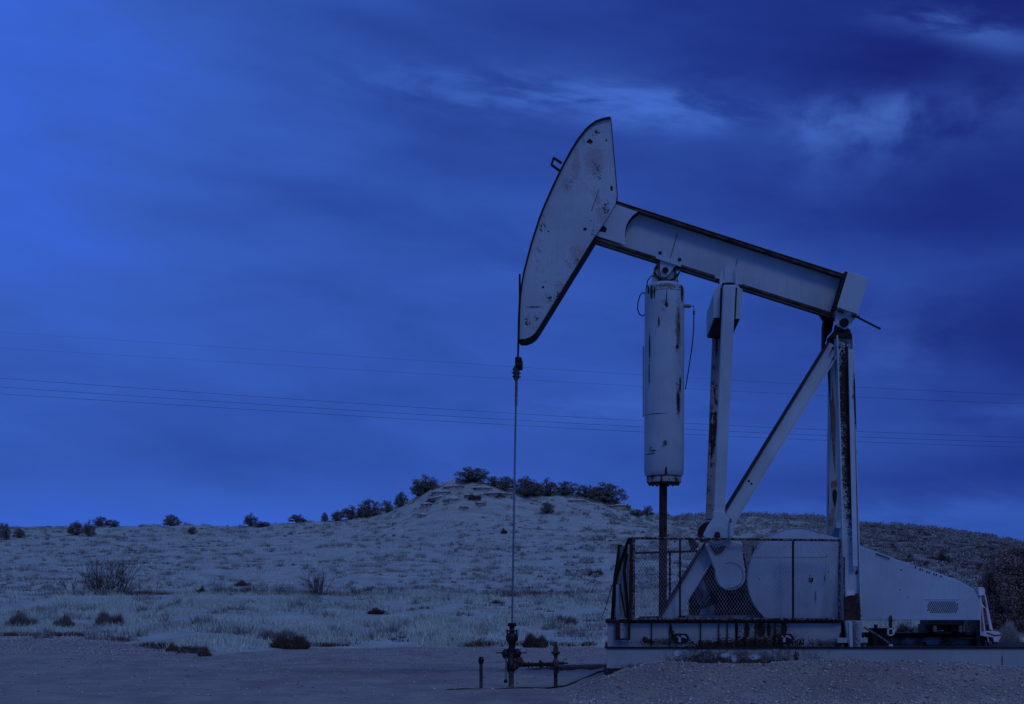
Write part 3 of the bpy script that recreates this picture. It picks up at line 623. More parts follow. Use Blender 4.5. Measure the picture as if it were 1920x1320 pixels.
# equalizer
eq = MB(); eN = [(1338, 549), (1346, 537), (1352, 533), (1383, 534), (1388, 540), (1392.5, 543), (1387.5, 598), (1338, 595)]
vsN = [P(a, b, -.98) for a, b in eN]; vsF = [Vector((v.x+.13, .86, v.z)) for v in vsN]
nE = len(vsN); eq.add(vsN+vsF, [tuple(range(nE)), tuple(range(2*nE-1, nE-1, -1))]+[(i, i+nE, (i+1) % nE+nE, (i+1) % nE) for i in range(nE)])
eqo = eq.build('equalizer', M['pitman'], pj)
MB().pprism([(1340, 596), (1386.5, 599), (1386, 601), (1340, 598)], -.97, .85).build('underside_plate', M['rim'], eqo)
MB().pprism([(1351, 540), (1382, 540), (1379, 600), (1349, 600)], -.99, -.983, -.98).build('pitman_slot', M['rim'], eqo)
eb = MB().pprism([(1357, 533), (1359, 505), (1362, 497), (1367, 498), (1370, 504), (1375, 500), (1379, 494), (1380, 535)], -.26, .26); ebo = eb.build('equalizer_bearing', M['beam'], pj)
MB().pprism([(1350, 511), (1357, 505), (1357, 545), (1352, 558), (1349, 540)], -.42, -.36).build('bearing_plate', M['beam'], ebo)
MB().pprism([(1380, 497), (1382, 530), (1388, 541), (1384, 545), (1379, 535)], -.36, -.3).build('bearing_plate', M['beam'], ebo)
eb2 = MB()
for a in ((1346, 520), (1387, 531)): eb2.pprism([(a[0]-5, a[1]-4), (a[0]+4, a[1]-2), (a[0]+4, a[1]+3), (a[0]-5, a[1]+1)], -.21, -.05).cut()
eb2.build('flange_clip', M['beam'], ebo)
MB().tube([P(1345.5, 523, -.18), P(1345.5, 529.5, -.18)], .04, 8).build('bearing_bolt', M['black'], ebo)
MB().tube([P(1366, 532, -1.0), P(1366, 540, -1.0)], .12, 12).build('pivot_cap', M['rim'], ebo)
# pitman arms
def pitman(Y, top, bot, wt, wb_, mat, lab):
    a = P(top[0], top[1], Y); b = P(bot[0], bot[1], Y); mb = MB()
    p = [(a.x-wt/2, a.z), (a.x+wt/2, a.z), (b.x+wb_/2, b.z), (b.x-wb_/2, b.z)]
    mb.prism(p, Y-.09, Y+.09); o = mb.build('pitman_arm', mat, pj, lab, bevel=.012); return o
pn = pitman(-1.10, (1366.5, 536), (1347.5, 965), .222, .20, M['pitman'], 'near pitman arm in clean cream paint')
MB().pprism([(1337, 958), (1357, 958), (1366, 975), (1377, 992), (1376, 1008), (1366, 1014), (1352, 1019), (1338, 1016), (1322, 1012), (1319, 1003), (1327, 986), (1337, 972)], -1.25, -1.06, -1.25).build('lower_bearing_housing', M['pitman'], pn, bevel=.01)
MB().tube([P(1345, 1003, -1.265), P(1345, 1003, -1.23)], .165, 28).build('bearing_cap', M['pitman'], pn)
MB().tube([P(1345, 1001.5, -1.30), P(1345, 1001.5, -1.25)], .045, 14).build('crank_pin', M['rust'], pn)
MB().pprism([(1340, 1001), (1350, 1001), (1351, 1012), (1339, 1012)], -1.285, -1.266).build('pin_keeper', M['rust'], pn)
MB().tube([P(1371, 981, -1.27), P(1371, 1008, -1.27)], .045, 10).build('grease_cup', M['pitman'], pn)
MB().tube([P(1370, 972, -1.27), P(1370, 980, -1.27)], .022, 8).build('grease_nipple', M['casing'], pn)
pfar = pitman(.92, (1349, 562), (1333, 975), .235, .215, M['pitman_rust'], 'far pitman arm streaked with rust')
MB().tube([P(1331, 1001, .8), P(1331, 1001, 1.0)], .24, 20).build('lower_bearing_housing', M['rust'], pfar)
# cranks
def crank(Y0, Y1, dx, dy, lab):
    o = [(1322, 1022), (1325, 1016), (1342, 1010), (1366, 1014), (1394, 1020), (1391, 1032), (1397, 1066), (1398, 1078)]
    o += [(1370+28*math.cos(t), 1079+28*math.sin(t)) for t in np.linspace(.1, math.pi-.15, 14)]+[(1341, 1070)]
    c = MB().pprism([(a+dx, b+dy) for a, b in o], Y0, Y1).build('crank_arm', M['guard'], pj, lab, bevel=.012)
    MB().tube([P(1369+dx, 1079+dy, Y0-.012), P(1369+dx, 1079+dy, Y0+.02)], .232, 40).build('shaft_ring', M['rim'], c)
    MB().tube([P(1369+dx, 1079+dy, Y0-.016), P(1369+dx, 1079+dy, Y0+.02)], .222, 40).build('shaft_cap', M['guard'], c)
    return c
cn = crank(-1.20, -1.04, 0, 0, 'near crank arm with a round shaft cap')
MB().pprism([(1330, 1021), (1342, 1027), (1362, 1022), (1356, 1033), (1348, 1038), (1341, 1038)], -1.235, -1.203).build('rust_run', M['rust'], cn)
crank(.62, .80, -13, 3, None)
MB().pprism([(1304, 1004), (1318, 1008), (1326, 1018), (1314, 1032), (1308, 1020)], .5, .6, -.6).build('crank_end', M['rust'], pj)
MB().tube([P(1370, 1079, -1.1), P(1372, 1079, .75)], .10, 20).build('crank_shaft', M['black'], pj)
# gearbox
gb = MB().pprism([(1296, 1100), (1304, 1086), (1318, 1084), (1330, 1060), (1345, 1040), (1420, 1036), (1448, 1060), (1470, 1150), (1470, 1160), (1296, 1160)], -.42, .45)
gbo = gb.build('gearbox', M['gear'], pj, bevel=.02)
MB().pprism([(1392, 1015), (1438, 1018), (1420, 1042), (1410, 1066), (1404, 1082), (1399, 1060)], -.50, -.46).build('dirty_panel', M['pitman_rust'], gbo)
gp = MB().pprism([(1301, 1096), (1307, 1087), (1318, 1088), (1333, 1120), (1318, 1140), (1308, 1130)], -.45, -.425); gp.cut().pprism([(1313, 1142), (1340, 1134), (1340, 1153), (1312, 1153)], -.46, -.425)
gp.build('gearbox_cover', M['rustlt'], gbo)
gp = MB(); 
for k in range(5): gp.pprism([(1347+k*22, 1100+k*3), (1350+k*22, 1100+k*3), (1352+k*22, 1156), (1346+k*22, 1156)], -.47, -.425).cut()
gp.build('gearbox_rib', M['rim'], gbo)
MB().pbox(1292, 1154, 1470, 1160, -.6, .6).build('gearbox_foot', M['rustlt'], gbo)
MB().tube([P(1297, 1113, -.5), P(1297, 1140, -.5), P(1302, 1155, -.5)], .03, 8).build('drain_pipe', M['rim'], gbo)
MB().obar(P(1340, 1100, -.55), P(1302, 1155, -.55), .03, .02).build('gearbox_brace', M['rust'], gbo)
# belt guard
gc = (1495, 1085); go = [(gc[0]+93*math.cos(t), gc[1]-95*math.sin(t)) for t in np.linspace(math.radians(62), math.radians(232), 40)]
go += [(1452, 1163), (1837, 1163), (1837, 1135), (1835, 1122), (1830, 1112), (1822, 1103), (1812, 1096), (1800, 1090), (1785, 1084), (1760, 1075), (1700, 1056), (1650, 1037), (1612, 1024), (1575, 1010), (1553, 1004)]
gd = MB().pprism(go, -.92, -.76).build('belt_guard', M['guard'], pj, 'large teardrop sheet metal belt guard', bevel=.01)
rim = [(P(a, b, -.92).x, P(a, b, -.92).z) for a, b in go]
sg = MB().strip([rim[i] for i in range(len(rim)) if go[i][1] < 1160][0:40], -.010, -.93, -.75); sg.build('guard_rim', M['guard'], gd)
se = MB()
for a, b in (((1411, 1043), (1551, 1043)), ((1465, 1045), (1465, 1161)), ((1550, 1043), (1550, 1161))): se.obar(P(*a, -.922), P(*b, -.922), .012, .035)
se.build('guard_seam', M['guard'], gd)
hk = MB()
for k in range(9):
    t = k/8; a = 1642+t*24; b = 1036.5+t*8.5
    hk.cut().tube([P(a, b, -.90), P(a+1.2, b+2.6, -.95), P(a+2.6, b+1.2, -.93)], .007, 5)
for k in range(12):
    t = k/11; a = 1716+t*48; b = 1062+t*17
    if k % 3 != 1: hk.cut().tube([P(a, b, -.90), P(a+1, b+2.2, -.94)], .013, 5)
hk.build('lacing_hooks', M['black'], gd)
gv = MB()
for r_ in range(6):
    for k in range(16):
        xa = 1740+k*3.6+(1.8 if r_ % 2 else 0); yc = 1129+r_*3.7
        if (r_ in (0, 5) and k in (0, 15)) or xa > 1797: continue
        gv.obar(P(xa-.6, yc+1.3, -.923), P(xa+.6, yc-1.3, -.923), .008, .015)
gv.build('vent_grille', M['black'], gd)
MB().pbox(1732, 1123, 1802, 1124, -.93, -.92).build('vent_edge', M['guard'], gd)
# skid
sk = MB().pbox(1139, 1168, 1577, 1213, -1.22, 1.2); sko = sk.build('skid', M['skid'], pj, 'welded skid with grimy ribbed side', bevel=.006)
MB().pbox(1135, 1163, 1579, 1168, -1.27, 1.25).build('skid_deck', M['rim'], sko)
rb = [1222, 1256, 1314, 1348, 1362+2, 1382, 1398, 1417, 1454]
for a in rb: MB().pbox(a-.8, 1168.3, a+.8, 1212.6, -1.262, -1.222).build('stiffener', M['rim'] if a > 1200 else M['skid'], sko)
for a in (1277, 1473):
    hole = [(a+d_[0], 1197+d_[1]) for d_ in [(-14, 0), (-13, -6), (-9, -9), (9, -9), (13, -6), (15, 0), (13, 6), (9, 8.5), (-9, 8.5), (-13, 6)]]
    hm = MB().pprism(hole, -1.236, -1.223).build('lifting_hole', M['black'], sko)
    lm = MB().pbox(a-5, 1195, a, 1204, -1.27, -1.24); lm.pprism([(a-8, 1192), (a+6, 1191), (a+11, 1196), (a+10, 1198), (a+4, 1195), (a-8, 1195)], -1.26, -1.24); lm.build('lifting_lug', M['base'], hm)
    MB().pbox(a-4, 1187, a, 1194, -1.28, -1.25).build('lug_pin', M['rust'], hm)
# drive side: motor, tube, boxes under the guard
mo = MB().pbox(1741, 1163, 1808, 1171, -.9, -.2); mo.pbox(1735, 1171, 1757, 1187, -.8, -.2); mo.pbox(1784, 1171, 1806, 1187, -.8, -.2); mo.pbox(1740, 1184, 1800, 1188, -.8, -.1); mo.pbox(1831, 1163, 1838, 1214, -.8, -.3)
moo = mo.build('motor_mount', M['black'], pj)
mf = MB().tube([P(1752, 1173, -.85), P(1752, 1185, -.85)], .04, 10); mf.cut().tube([P(1800, 1173, -.85), P(1800, 1185, -.85)], .04, 10); mf.cut().pbox(1760, 1170, 1780, 1182, -.55, -.3); mf.cut().pbox(1812, 1184, 1830, 1190, -.6, -.3); mf.build('mount_spring', M['casing'], moo)
tu = MB().tube([P(1660, 1203, -.3), P(1666, 1203, -.3), P(1828, 1205, -.3), P(1832, 1205, -.3)], [.05, .115, .115, .05], 20); tuo = tu.build('receiver_tube', M['rustlt'], pj)
MB().tube([P(1733, 1208, -.43), P(1733, 1208, -.39)], .045, 14).build('tube_port', M['rust'], tuo)
MB().pbox(1620, 1187, 1842, 1194, -.45, .3).build('drive_rail', M['rim'], pj)
jb = MB().pbox(1636, 1178, 1666, 1214, -.7, -.3); jb.pbox(1628, 1190, 1640, 1214, -.6, -.3); jb.tube([P(1642, 1171, -.5), P(1642, 1180, -.5)], .035, 8)
MB_ = jb.build('junction_box', M['black'], pj)
st = MB(); 
for a, b in (((1664, 1178), (1677, 1180)), ((1664, 1189.5), (1677, 1192)), ((1664, 1178), (1666.5, 1192)), ((1674, 1178), (1677, 1192))): st.pbox(*a, *b, -.98, -.95)
st.build('square_frame', M['white'], MB_)
MB().tube([P(1670, 1154, -.96), P(1670, 1163, -.96), P(1670, 1178, -.94), P(1670, 1212, -.94)], [.02, .032, .028, .02], 8).build('stem_pipe', M['rust'], MB_)
MB().tube([P(1670, 1208, -.96), P(1670, 1214, -.96)], .04, 8).build('stem_foot', M['white'], MB_)
MB().tube([P(1620, 1176, -.9), P(1632, 1183, -.95), P(1648, 1193, -.95), P(1662, 1203, -.95), P(1668, 1207, -.95)], .018, 8).build('conduit', M['casing'], MB_)
MB().tube([P(1760, 1213.5, -.75), P(1775, 1208, -.75), P(1793, 1200, -.75), P(1808, 1197.5, -.75), P(1826, 1197.5, -.75)], .017, 8).build('power_cable', M['cable'], pj)
MB().pbox(1823, 1193, 1848, 1212, -.55, -.2).build('cable_box', M['pipe'], pj)
MB().tube([P(1580, 1045, -1.25), P(1583, 1045, -1.25), P(1583, 1143, -1.27), P(1578, 1143, -1.27)], .017, 8).build('conduit', M['railm'], pj)

# ------------------------------------------------------------------ guard fence around the machine
fe = empty('mesh_safety_fence', P(1187, 1163, -1.33), 'rusty pipe framed safety fence of wire mesh around the crank and counter shaft', 'fence')
YF = -1.33
def rail(a, b, r=.022, Ya=YF, Yb=YF, mat='railm', name='rail', root=None):
    return MB().tube([P(a[0], a[1], Ya), P(b[0], b[1], Yb)], r, 8).build(name, M[mat], root or fe)
rail((1187, 1009), (1577, 1013)); rail((1187, 1161), (1572, 1161))
rail((1188, 1007), (1188, 1163), .026, name='post'); rail((1183, 1008), (1182, 1163), .028, mat='dark_rail', name='post')
rail((1275, 1010), (1275, 1161), .018, name='post', mat='dark_rail'); rail((1487, 1012), (1487, 1161), .02, name='post', mat='dark_rail'); rail((1575, 1012), (1573, 1163), .024, name='post')
rail((1191, 1037), (1318, 1033), .022, 1.3, 1.3, 'dark_rail'); rail((1198, 1158), (1560, 1150), .022, 1.3, 1.3, 'dark_rail'); rail((1256, 1034), (1256, 1150), .02, 1.3, 1.3, 'dark_rail', 'post')
# bent left end panel
lp = [(1181, 1010), (1176, 1020), (1172, 1033), (1165, 1050), (1158, 1072), (1153, 1092), (1150, 1130), (1148, 1163)]
MB().tube([P(a, b, YF+.25+i*.12) for i, (a, b) in enumerate(lp)], .035, 8).build('bent_post', M['dark_rail'], fe)
MB().tube([P(a, b, 1.0) for a, b in [(1163, 1021), (1160, 1050), (1155, 1080), (1152, 1120), (1150, 1163)]], .05, 8).build('bent_post', M['dark_rail'], fe)
MB().tube([P(a, b, -1.1) for a, b in [(1175, 1038), (1170, 1070), (1174, 1110), (1178, 1163)]], .03, 8).build('bent_post', M['dark_rail'], fe)
MB().tube([P(1162, 1095, -.9), P(1173, 1158, -1.2)], .018, 6).build('brace', M['dark_rail'], fe)
MB().pbox(1155, 1096, 1160, 1163, -.6, -.55).build('end_plate', M['guard'], fe)
hg = MB().pbox(1154, 1163, 1162, 1198, -1.31, -1.275); hg.pbox(1177, 1163, 1182, 1200, -1.31, -1.275); hg.pbox(1154, 1197, 1182, 1200, -1.312, -1.272); hg.build('hanging_frame', M['dark_rail'], fe)
MB().pbox(1163, 1168.5, 1169, 1197, -1.3, -1.28).build('frame_panel', M['pitman_rust'], fe)
def mesh_panel(c00, c10, c01, c11, nx, nz, r, name='wire_mesh'):   # bilinear patch of diamond mesh, wires weave between corners
    c00, c10, c01, c11 = map(Vector, (c00, c10, c01, c11)); mb = MB()
    def q(u, v): return c00.lerp(c10, u).lerp(c01.lerp(c11, u), v)+Vector((0, .012*math.sin(u*9)*math.sin(v*5), 0))
    k = nz/nx
    for sgn in (1, -1):
        for i in range(-nz, nx+nz):
            a = i/nx; seg = []
            for v in np.linspace(0, 1, 9):
                u = a+sgn*v*k
                seg.append((u, v))
            ins = [(u, v) for u, v in seg if 0 <= u <= 1]
            # clip the ends on the frame
            for (ua, va), (ub, vb) in zip(seg, seg[1:]):
                for lim in (0, 1):
                    if (ua-lim)*(ub-lim) < 0:
                        t = (lim-ua)/(ub-ua); ins.append((lim, va+t*(vb-va)))
            ins.sort(key=lambda e: e[1])
            if len(ins) > 1: mb.tube([q(*e) for e in ins], r, 3, caps=False, smooth=False)
    return mb.build(name, M['wire'], fe)
mesh_panel(P(1189, 1160, YF+.005), P(1573, 1160, YF+.005), P(1189, 1011, YF+.005), P(1573, 1013, YF+.005), 66, 16, .0025)
mesh_panel(P(1192, 1156, 1.3), P(1560, 1150, 1.3), P(1192, 1037, 1.3), P(1560, 1022, 1.3), 66, 14, .0019)
mesh_panel(P(1182, 1160, -1.2), P(1152, 1158, .9), P(1178, 1020, -1.1), P(1163, 1025, .9), 40, 20, .003)
MB().tube([P(1154, 1080, -.3), P(1144, 1110, -.5), P(1135, 1142, -.6), P(1128, 1158, -.6)], .007, 5).build('loose_wire', M['dark_rail'], fe)
MB().tube([P(1134, 1141, -.6), P(1140, 1144, -.6)], .007, 5).build('loose_wire', M['dark_rail'], fe)

SHEAR = 0.0
# ------------------------------------------------------------------ wellhead and pipes
wh = empty('wellhead', (0, 0, 0), 'black oily wellhead with stuffing box and valves under the rod', 'wellhead')
ROOTS[wh] = Vector((0, 0, 0))
def pt(lst, n=12, Y=0): # stacked collar list: (x, y, half width px)
    return [P(a, b, Y) for a, b, c in lst], [c/100 for a, b, c in lst]
sbx = [(960, 1168, 7.5), (960, 1174, 8.5), (960, 1175, 5), (960, 1181, 4.5), (960, 1182, 9), (960, 1184, 9), (960, 1184.5, 5), (960, 1187, 5.5), (960, 1187.5, 10), (960, 1190, 10.5), (960, 1192, 12), (960, 1200, 11.5), (960, 1206, 7), (960, 1214, 6.5)]
a, b = pt(sbx); MB().tube(a, b, 14).build('stuffing_box', M['black'], wh)
bo = MB()
for sx_ in (-9, 9): bo.tube([P(960+sx_, 1180, 0), P(960+sx_, 1190, 0)], .016, 6).cut()
bo.build('gland_bolts', M['black'], wh)
a, b = pt([(959, 1214, 7), (959, 1240, 6.5), (958.5, 1240.5, 8), (958.5, 1258, 8), (958.5, 1259, 6)]); MB().tube(a, b, 14).build('column', M['black'], wh)
a, b = pt([(958.5, 1257, 6.8), (958.5, 1261, 6.8), (958.5, 1262, 5), (958.5, 1292, 5)]); MB().tube(a, b, 16).build('casing', M['casing'], wh)
for sgn, x0 in ((-1, 948), (1, 970)):
    v = MB(); v.ball(P(x0, 1226, 0), .07, 12, 1.45); v.tube([P(x0, 1226, 0), P(958, 1226, 0)], .045, 10)
    vo = v.build('side_valve', M['black'], wh)
    MB().tube([P(x0+sgn*4, 1224, 0), P(x0+sgn*9, 1224, 0), P(x0+sgn*18, 1224, 0)], [.03, .012, .012], 8).build('valve_handle', M['black'], vo)
el = MB().tube([P(963, 1252, 0), P(972, 1243, 0), P(974, 1232, 0)], [.07, .075, .06], 12); el.tube([P(973, 1238, -.05), P(980, 1246, -.03)], [.07, .05], 10); el.build('elbow', M['pipe'], wh)
MB().tube([P(949, 1232, -.05), P(949, 1262, -.05), P(949, 1274, -.05)], [.02, .014, .014], 8).build('bypass_pipe', M['casing'], wh)
MB().ball(P(948, 1277, -.05), .04, 10).build('drain_valve', M['black'], wh)
hpz = MB().tube([P(966, 1247, 0), P(1038, 1245.5, 0)], .036, 12)
for x0, r in ((983, .05), (990, .06), (996, .05), (1005, .045), (1013, .055), (1016, .06), (1025, .05), (1031, .055)): hpz.tube([P(x0, 1246.3, 0), P(x0+2.4, 1246.3, 0)], r, 12)
hpo = hpz.build('flow_pipe', M['rim'], wh)
MB().tube([P(1013, 1238, 0), P(1013, 1252, 0)], .026, 8).build('pipe_valve', M['black'], hpo)
ri = empty('flow_riser', P(1042, 1288, 0), 'tall brown riser pipe with flange and green tip right of the wellhead', 'pipe')
a, b = pt([(1042, 1210, 3), (1042, 1213, 4.5), (1042, 1221, 5), (1042, 1222, 8), (1042, 1225, 8), (1042, 1226, 5), (1042, 1229, 5), (1042, 1230, 3.4), (1042, 1238, 3.4), (1042, 1238.5, 6), (1042, 1254, 6), (1042, 1254.5, 3.6), (1042, 1292, 3.6)]); MB().tube(a, b, 14).build('riser_pipe', M['pipe'], ri)
MB().tube([P(1041.5, 1203, 0), P(1041.5, 1210, 0)], .03, 10).build('riser_cap', M['green'], ri)
MB().tube([P(1034, 1224, 0), P(1050, 1224, 0)], .025, 8).build('flange_bolts', M['rim'], ri)
ch = MB().tube([P(1046, 1243.5, 0), P(1056, 1243.5, 0), P(1058, 1243.5, 0), P(1065, 1243.5, 0)], [.03, .03, .018, .014], 8); cho = ch.build('choke_valve', M['black'], ri)
MB().tube([P(1056, 1240, 0), P(1060, 1236, 0), P(1064, 1235, 0)], .008, 6).build('choke_handle', M['red'], cho)
MB().tube([P(1046, 1260, 0), P(1048, 1260, 0)], .028, 8).build('riser_plug', M['rim'], ri)
lr = empty('vent_riser', P(902, 1288, 0), 'short brown riser pipe with a round capped top left of the wellhead', 'pipe')
a, b = pt([(902, 1242, 3.3), (902, 1292, 3.3)]); MB().tube(a, b, 14).build('riser_pipe', M['pipe'], lr)
a, b = pt([(902, 1231.5, 3.5), (902, 1232.5, 4.2), (902, 1234, 4), (902, 1235, 5), (902, 1238, 6.2), (902, 1241, 5), (902, 1245, 3.8)]); MB().tube(a, b, 14).build('riser_cap', M['rim'], lr)
pA = Vector((6.1*(1137-960)/500, 0, 0))
bp_ = MB(); bp_.tube([Vector(((1210-960)/F*31.5, 5.5, .10)), Vector(((1060-960)/F*32, 6.0, .045)), Vector(((978-960)/F*32.3, 6.3, -.075))], .10, 16)
tag(bp_.build('buried_flow_pipe', M['pipe']), 'long rusty pipe lying half buried in the dirt behind the risers', 'pipe')
hs = [(836, 1290), (868, 1289.5), (905, 1289), (945, 1289), (985, 1290), (1020, 1289.5), (1060, 1288.5), (1085, 1285), (1105, 1277), (1122, 1268), (1133, 1258), (1137, 1246)]
hpts = [P(a, b, -.25) for a, b in hs]
for i, p in enumerate(hpts): p.y += .05*math.sin(i*1.7); p.z = max(float(H(p.x, p.y))+.004+.006*math.sin(i*2.3), p.z-.02 if i > 9 else -9)
tag(MB().tube(hpts, [.008, .014, .010, .008, .022, .018, .014, .018, .022, .026, .03, .03], 8).build('ground_hose', M['rim']), 'dark hose on the ground from the wellhead up to the foundation', 'hose')
# folded white stand at the right end
ws = empty('folding_stand', P(1850, 1205, -.6), 'white folded metal stand leaning behind the right end of the machine', 'stand')
MB().pprism([(1834.5, 1100.5), (1843, 1101), (1846, 1104), (1847, 1110), (1845, 1116), (1835.5, 1116)], -.66, -.56).build('lamp_box', M['white'], ws)
lg = MB()
for a, b in (((1838, 1116), (1846, 1184)), ((1846, 1114), (1860, 1182)), ((1837, 1118), (1838, 1186)), ((1849, 1140), (1857, 1180)), ((1838, 1130), (1846, 1140))): lg.tube([P(*a, -.6), P(*b, -.6)], .016, 8)
lg.build('frame', M['white'], ws)
fp = MB().pprism([(1842, 1192), (1852, 1184), (1871, 1184), (1879, 1190), (1872, 1203), (1864, 1203), (1862, 1195), (1848, 1193)], -.75, -.5); fp.build('folded_panel', M['white'], ws)
MB().tube([P(1850, 1186, -.76), P(1866, 1191, -.76), P(1878, 1190, -.76)], .01, 6).build('panel_edge', M['casing'], ws)
MB().tube([P(1858, 1196, -.6), P(1862, 1207, -.6), P(1870, 1206, -.6)], .015, 6).build('stand_foot', M['black'], ws)
MB().tube([P(1848, 1192, -.6), P(1853, 1212, -.5)], .02, 6).build('stand_foot', M['black'], ws)

# ------------------------------------------------------------------ power lines
PL = [([(-500, 590), (0, 628), (470, 650.5), (960, 686), (1300, 709), (1600, 727), (1920, 741), (2400, 755)], 'highest of the five power lines crossing the sky'),
      ([(-500, 622), (0, 655), (480, 680), (960, 710), (1300, 729), (1600, 745), (1920, 758), (2400, 770)], 'second highest of the five power lines crossing the sky'),
      ([(-500, 672), (0, 709), (480, 743), (960, 775), (1300, 795), (1600, 808), (1920, 820), (2400, 830)], 'third power line down from the top'),
      ([(-500, 692), (0, 726), (480, 757), (960, 787), (1300, 806), (1600, 819), (1920, 829), (2400, 838)], 'fourth power line down from the top'),
      ([(-500, 708), (0, 739), (480, 768), (960, 797), (1300, 815), (1600, 828), (1920, 838), (2400, 846)], 'lowest of the five power lines crossing the sky')]
for pts, lab in PL:
    xs = np.linspace(-500, 2400, 60); c = np.polyfit([p[0] for p in pts], [p[1] for p in pts], 3)
    Yl = 110 if 'high' in lab else 104
    r = list(np.linspace(.002, .016, 60)) if 'high' in lab else .015
    tag(MB().tube([P(x_, float(np.polyval(c, x_)), Yl) for x_ in xs], r, 4).build('power_line', M['line']), lab, 'power line', 'power lines strung across the sky')

# ------------------------------------------------------------------ trees and shrubs
def leafcloud(centers, radii, n, size, squash=.8):
    k = len(centers); w = np.array(radii)**2; w = w/w.sum(); ci = rng.choice(k, n, p=w)
    d = rng.normal(0, 1, (n, 3)); d /= np.linalg.norm(d, axis=1)[:, None]; rr = rng.uniform(.35, 1.05, n)**.6
    C = np.array(centers)[ci]+d*(np.array(radii)[ci]*rr)[:, None]*np.array([1, 1, squash])
    a = rng.normal(0, 1, (n, 3)); a /= np.linalg.norm(a, axis=1)[:, None]; b = np.cross(a, rng.normal(0, 1, (n, 3))); b /= np.linalg.norm(b, axis=1)[:, None]
    s = (size*rng.uniform(.5, 1.3, n))[:, None]
    V = np.stack([C-a*s, C+a*s*.6+b*s*.7, C+a*s*.5-b*s*.8], 1).reshape(-1, 3)
    return V, np.arange(3*n).reshape(-1, 3)
def juniper_proto(i):
    r = random.Random(100+i); rt = empty('juniper_tree', (0, 0, 0)); ROOTS[rt] = Vector((0, 0, 0))
    cs = []; rs = []; lop = [r.uniform(.75, 1.05) for _ in range(8)]
    for k in range(70):
        a = r.uniform(0, 6.283); el_ = math.asin(r.uniform(-.25, 1)); q = (.62+.38*r.random()**.5)*lop[int(a/6.284*8)]
        cs.append((math.cos(a)*math.cos(el_)*.42*q, math.sin(a)*math.cos(el_)*.42*q, .30+math.sin(el_)*.60*q*(1 if el_ > 0 else .5))); rs.append(r.uniform(.05, .105))
    for k in range(18):
        a = r.uniform(0, 6.283); q = r.random()*.26; cs.append((math.cos(a)*q, math.sin(a)*q, r.uniform(.2, .62))); rs.append(.11)
    t = MB(); t.tube([(0, 0, -.12), (.01, 0, .1), (.02, .01, .32), (0, 0, .6)], [.05, .04, .03, .012], 6)
    for c in cs[:14]: t.tube([(0, 0, .05+.1*r.random()), (c[0]*.5, c[1]*.5, c[2]*.5), c], [.022, .014, .006], 5)
    t.build('trunk', M['bark'], rt)
    v, f = leafcloud(cs, rs, 7500, .017, .9); raw('crown', v, f, M['juniper'], rt)
    return rt
def copy_tree(o, parent=None):
    c = o.copy(); COL.objects.link(c); c.parent = parent
    for ch in o.children: copy_tree(ch, c)
    return c
TR = [(8, 1012, 980, 26, 'tall dark juniper at the left edge of the hillside'), (36, 1008, 990, 22, 'low round juniper just right of the edge juniper'),
 (143, 1004, 977, 30, 'left one of the juniper pair below the left skyline'), (167, 1006, 977, 24, 'right one of the juniper pair below the left skyline'),
 (190, 985, 968, 30, 'wide juniper on the skyline above the juniper pair'), (212, 984, 975, 26, 'low sprawling juniper trailing right on the left skyline'),
 (322, 986, 965, 34, 'lone rounded juniper on the skyline between the two left groups'), (361, 1002, 988, 20, 'small dark juniper on the slope below the left skyline'),
 (470, 986, 963, 27, 'ball shaped juniper standing alone on the skyline'), (493, 988, 979, 30, 'flat low juniper beside the ball shaped juniper'),
 (557, 980, 965, 34, 'squat juniper on the skyline between the ball juniper and the knoll'), (609, 975, 961, 14, 'tiny upright juniper at the left foot of the knoll'),
 (632, 974, 958, 24, 'small juniper starting the row up the knoll'), (657, 974, 949, 46, 'broad low juniper on the lower left shoulder of the knoll'), (692, 970, 934, 44, 'rounded juniper with open trunk on the left shoulder of the knoll'),
 (726, 962, 938, 24, 'narrow juniper halfway up the left side of the knoll'), (752, 950, 922, 26, 'upright juniper above the middle of the left side of the knoll'),
 (785, 932, 908, 30, 'low dark juniper just under the upper left group'), (797, 924, 892, 54, 'large spreading juniper on the upper left of the knoll'),
 (888, 903, 875, 62, 'big flat topped juniper crowning the knoll'), (926, 912, 893, 26, 'small juniper on the right shoulder of the crowning juniper'), (950, 920, 893, 44, 'juniper on the ridge just left of the rod'),
 (987, 934, 893, 50, 'tall juniper on the ridge just right of the rod'), (1028, 930, 897, 40, 'open juniper with sky showing under its crown'), (1062, 930, 901, 44, 'middle juniper of the row right of the knoll'),
 (1098, 933, 909, 36, 'low juniper second from the right end of the row'), (1137, 944, 905, 70, 'wide spreading juniper ending the row at the right'), (1026, 963, 941, 28, 'dark round juniper on the slope below the row'),
 (1178, 958, 946, 14, 'tiny juniper just past the end of the row'), (1194, 969, 955, 28, 'low juniper beside the air tank on the skyline'), (1214, 968, 948, 22, 'bushy juniper nearest the air tank on the skyline'),
 (1003, 930, 905, 36, 'dense juniper filling the row right of the rod'), (1118, 936, 912, 34, 'dense juniper left of the wide end juniper')]
protos = [juniper_proto(i) for i in range(5)]; used = set()
for j, (px, yb, yt, w, lab) in enumerate(TR):
    g_ = ground_at(px, yb)
    if g_.y > 157: g_ = Vector(((px-960)/F*184, 158, float(H((px-960)/F*184, 158))))
    d = g_.y+DIST; top = EYE+(1128-yt)/F*d; hgt = max(top-g_.z+.1, .8); wid = w/F*d*1.32
    k = j % 5
    if k in used: o = copy_tree(protos[k])
    else: o = protos[k]; used.add(k)
    o.location = g_-Vector((0, 0, .16*hgt)); o.rotation_euler.z = random.uniform(0, 6.28); o.scale = (wid, wid, hgt*1.24)
    tag(o, lab, 'tree', 'junipers along the hill')
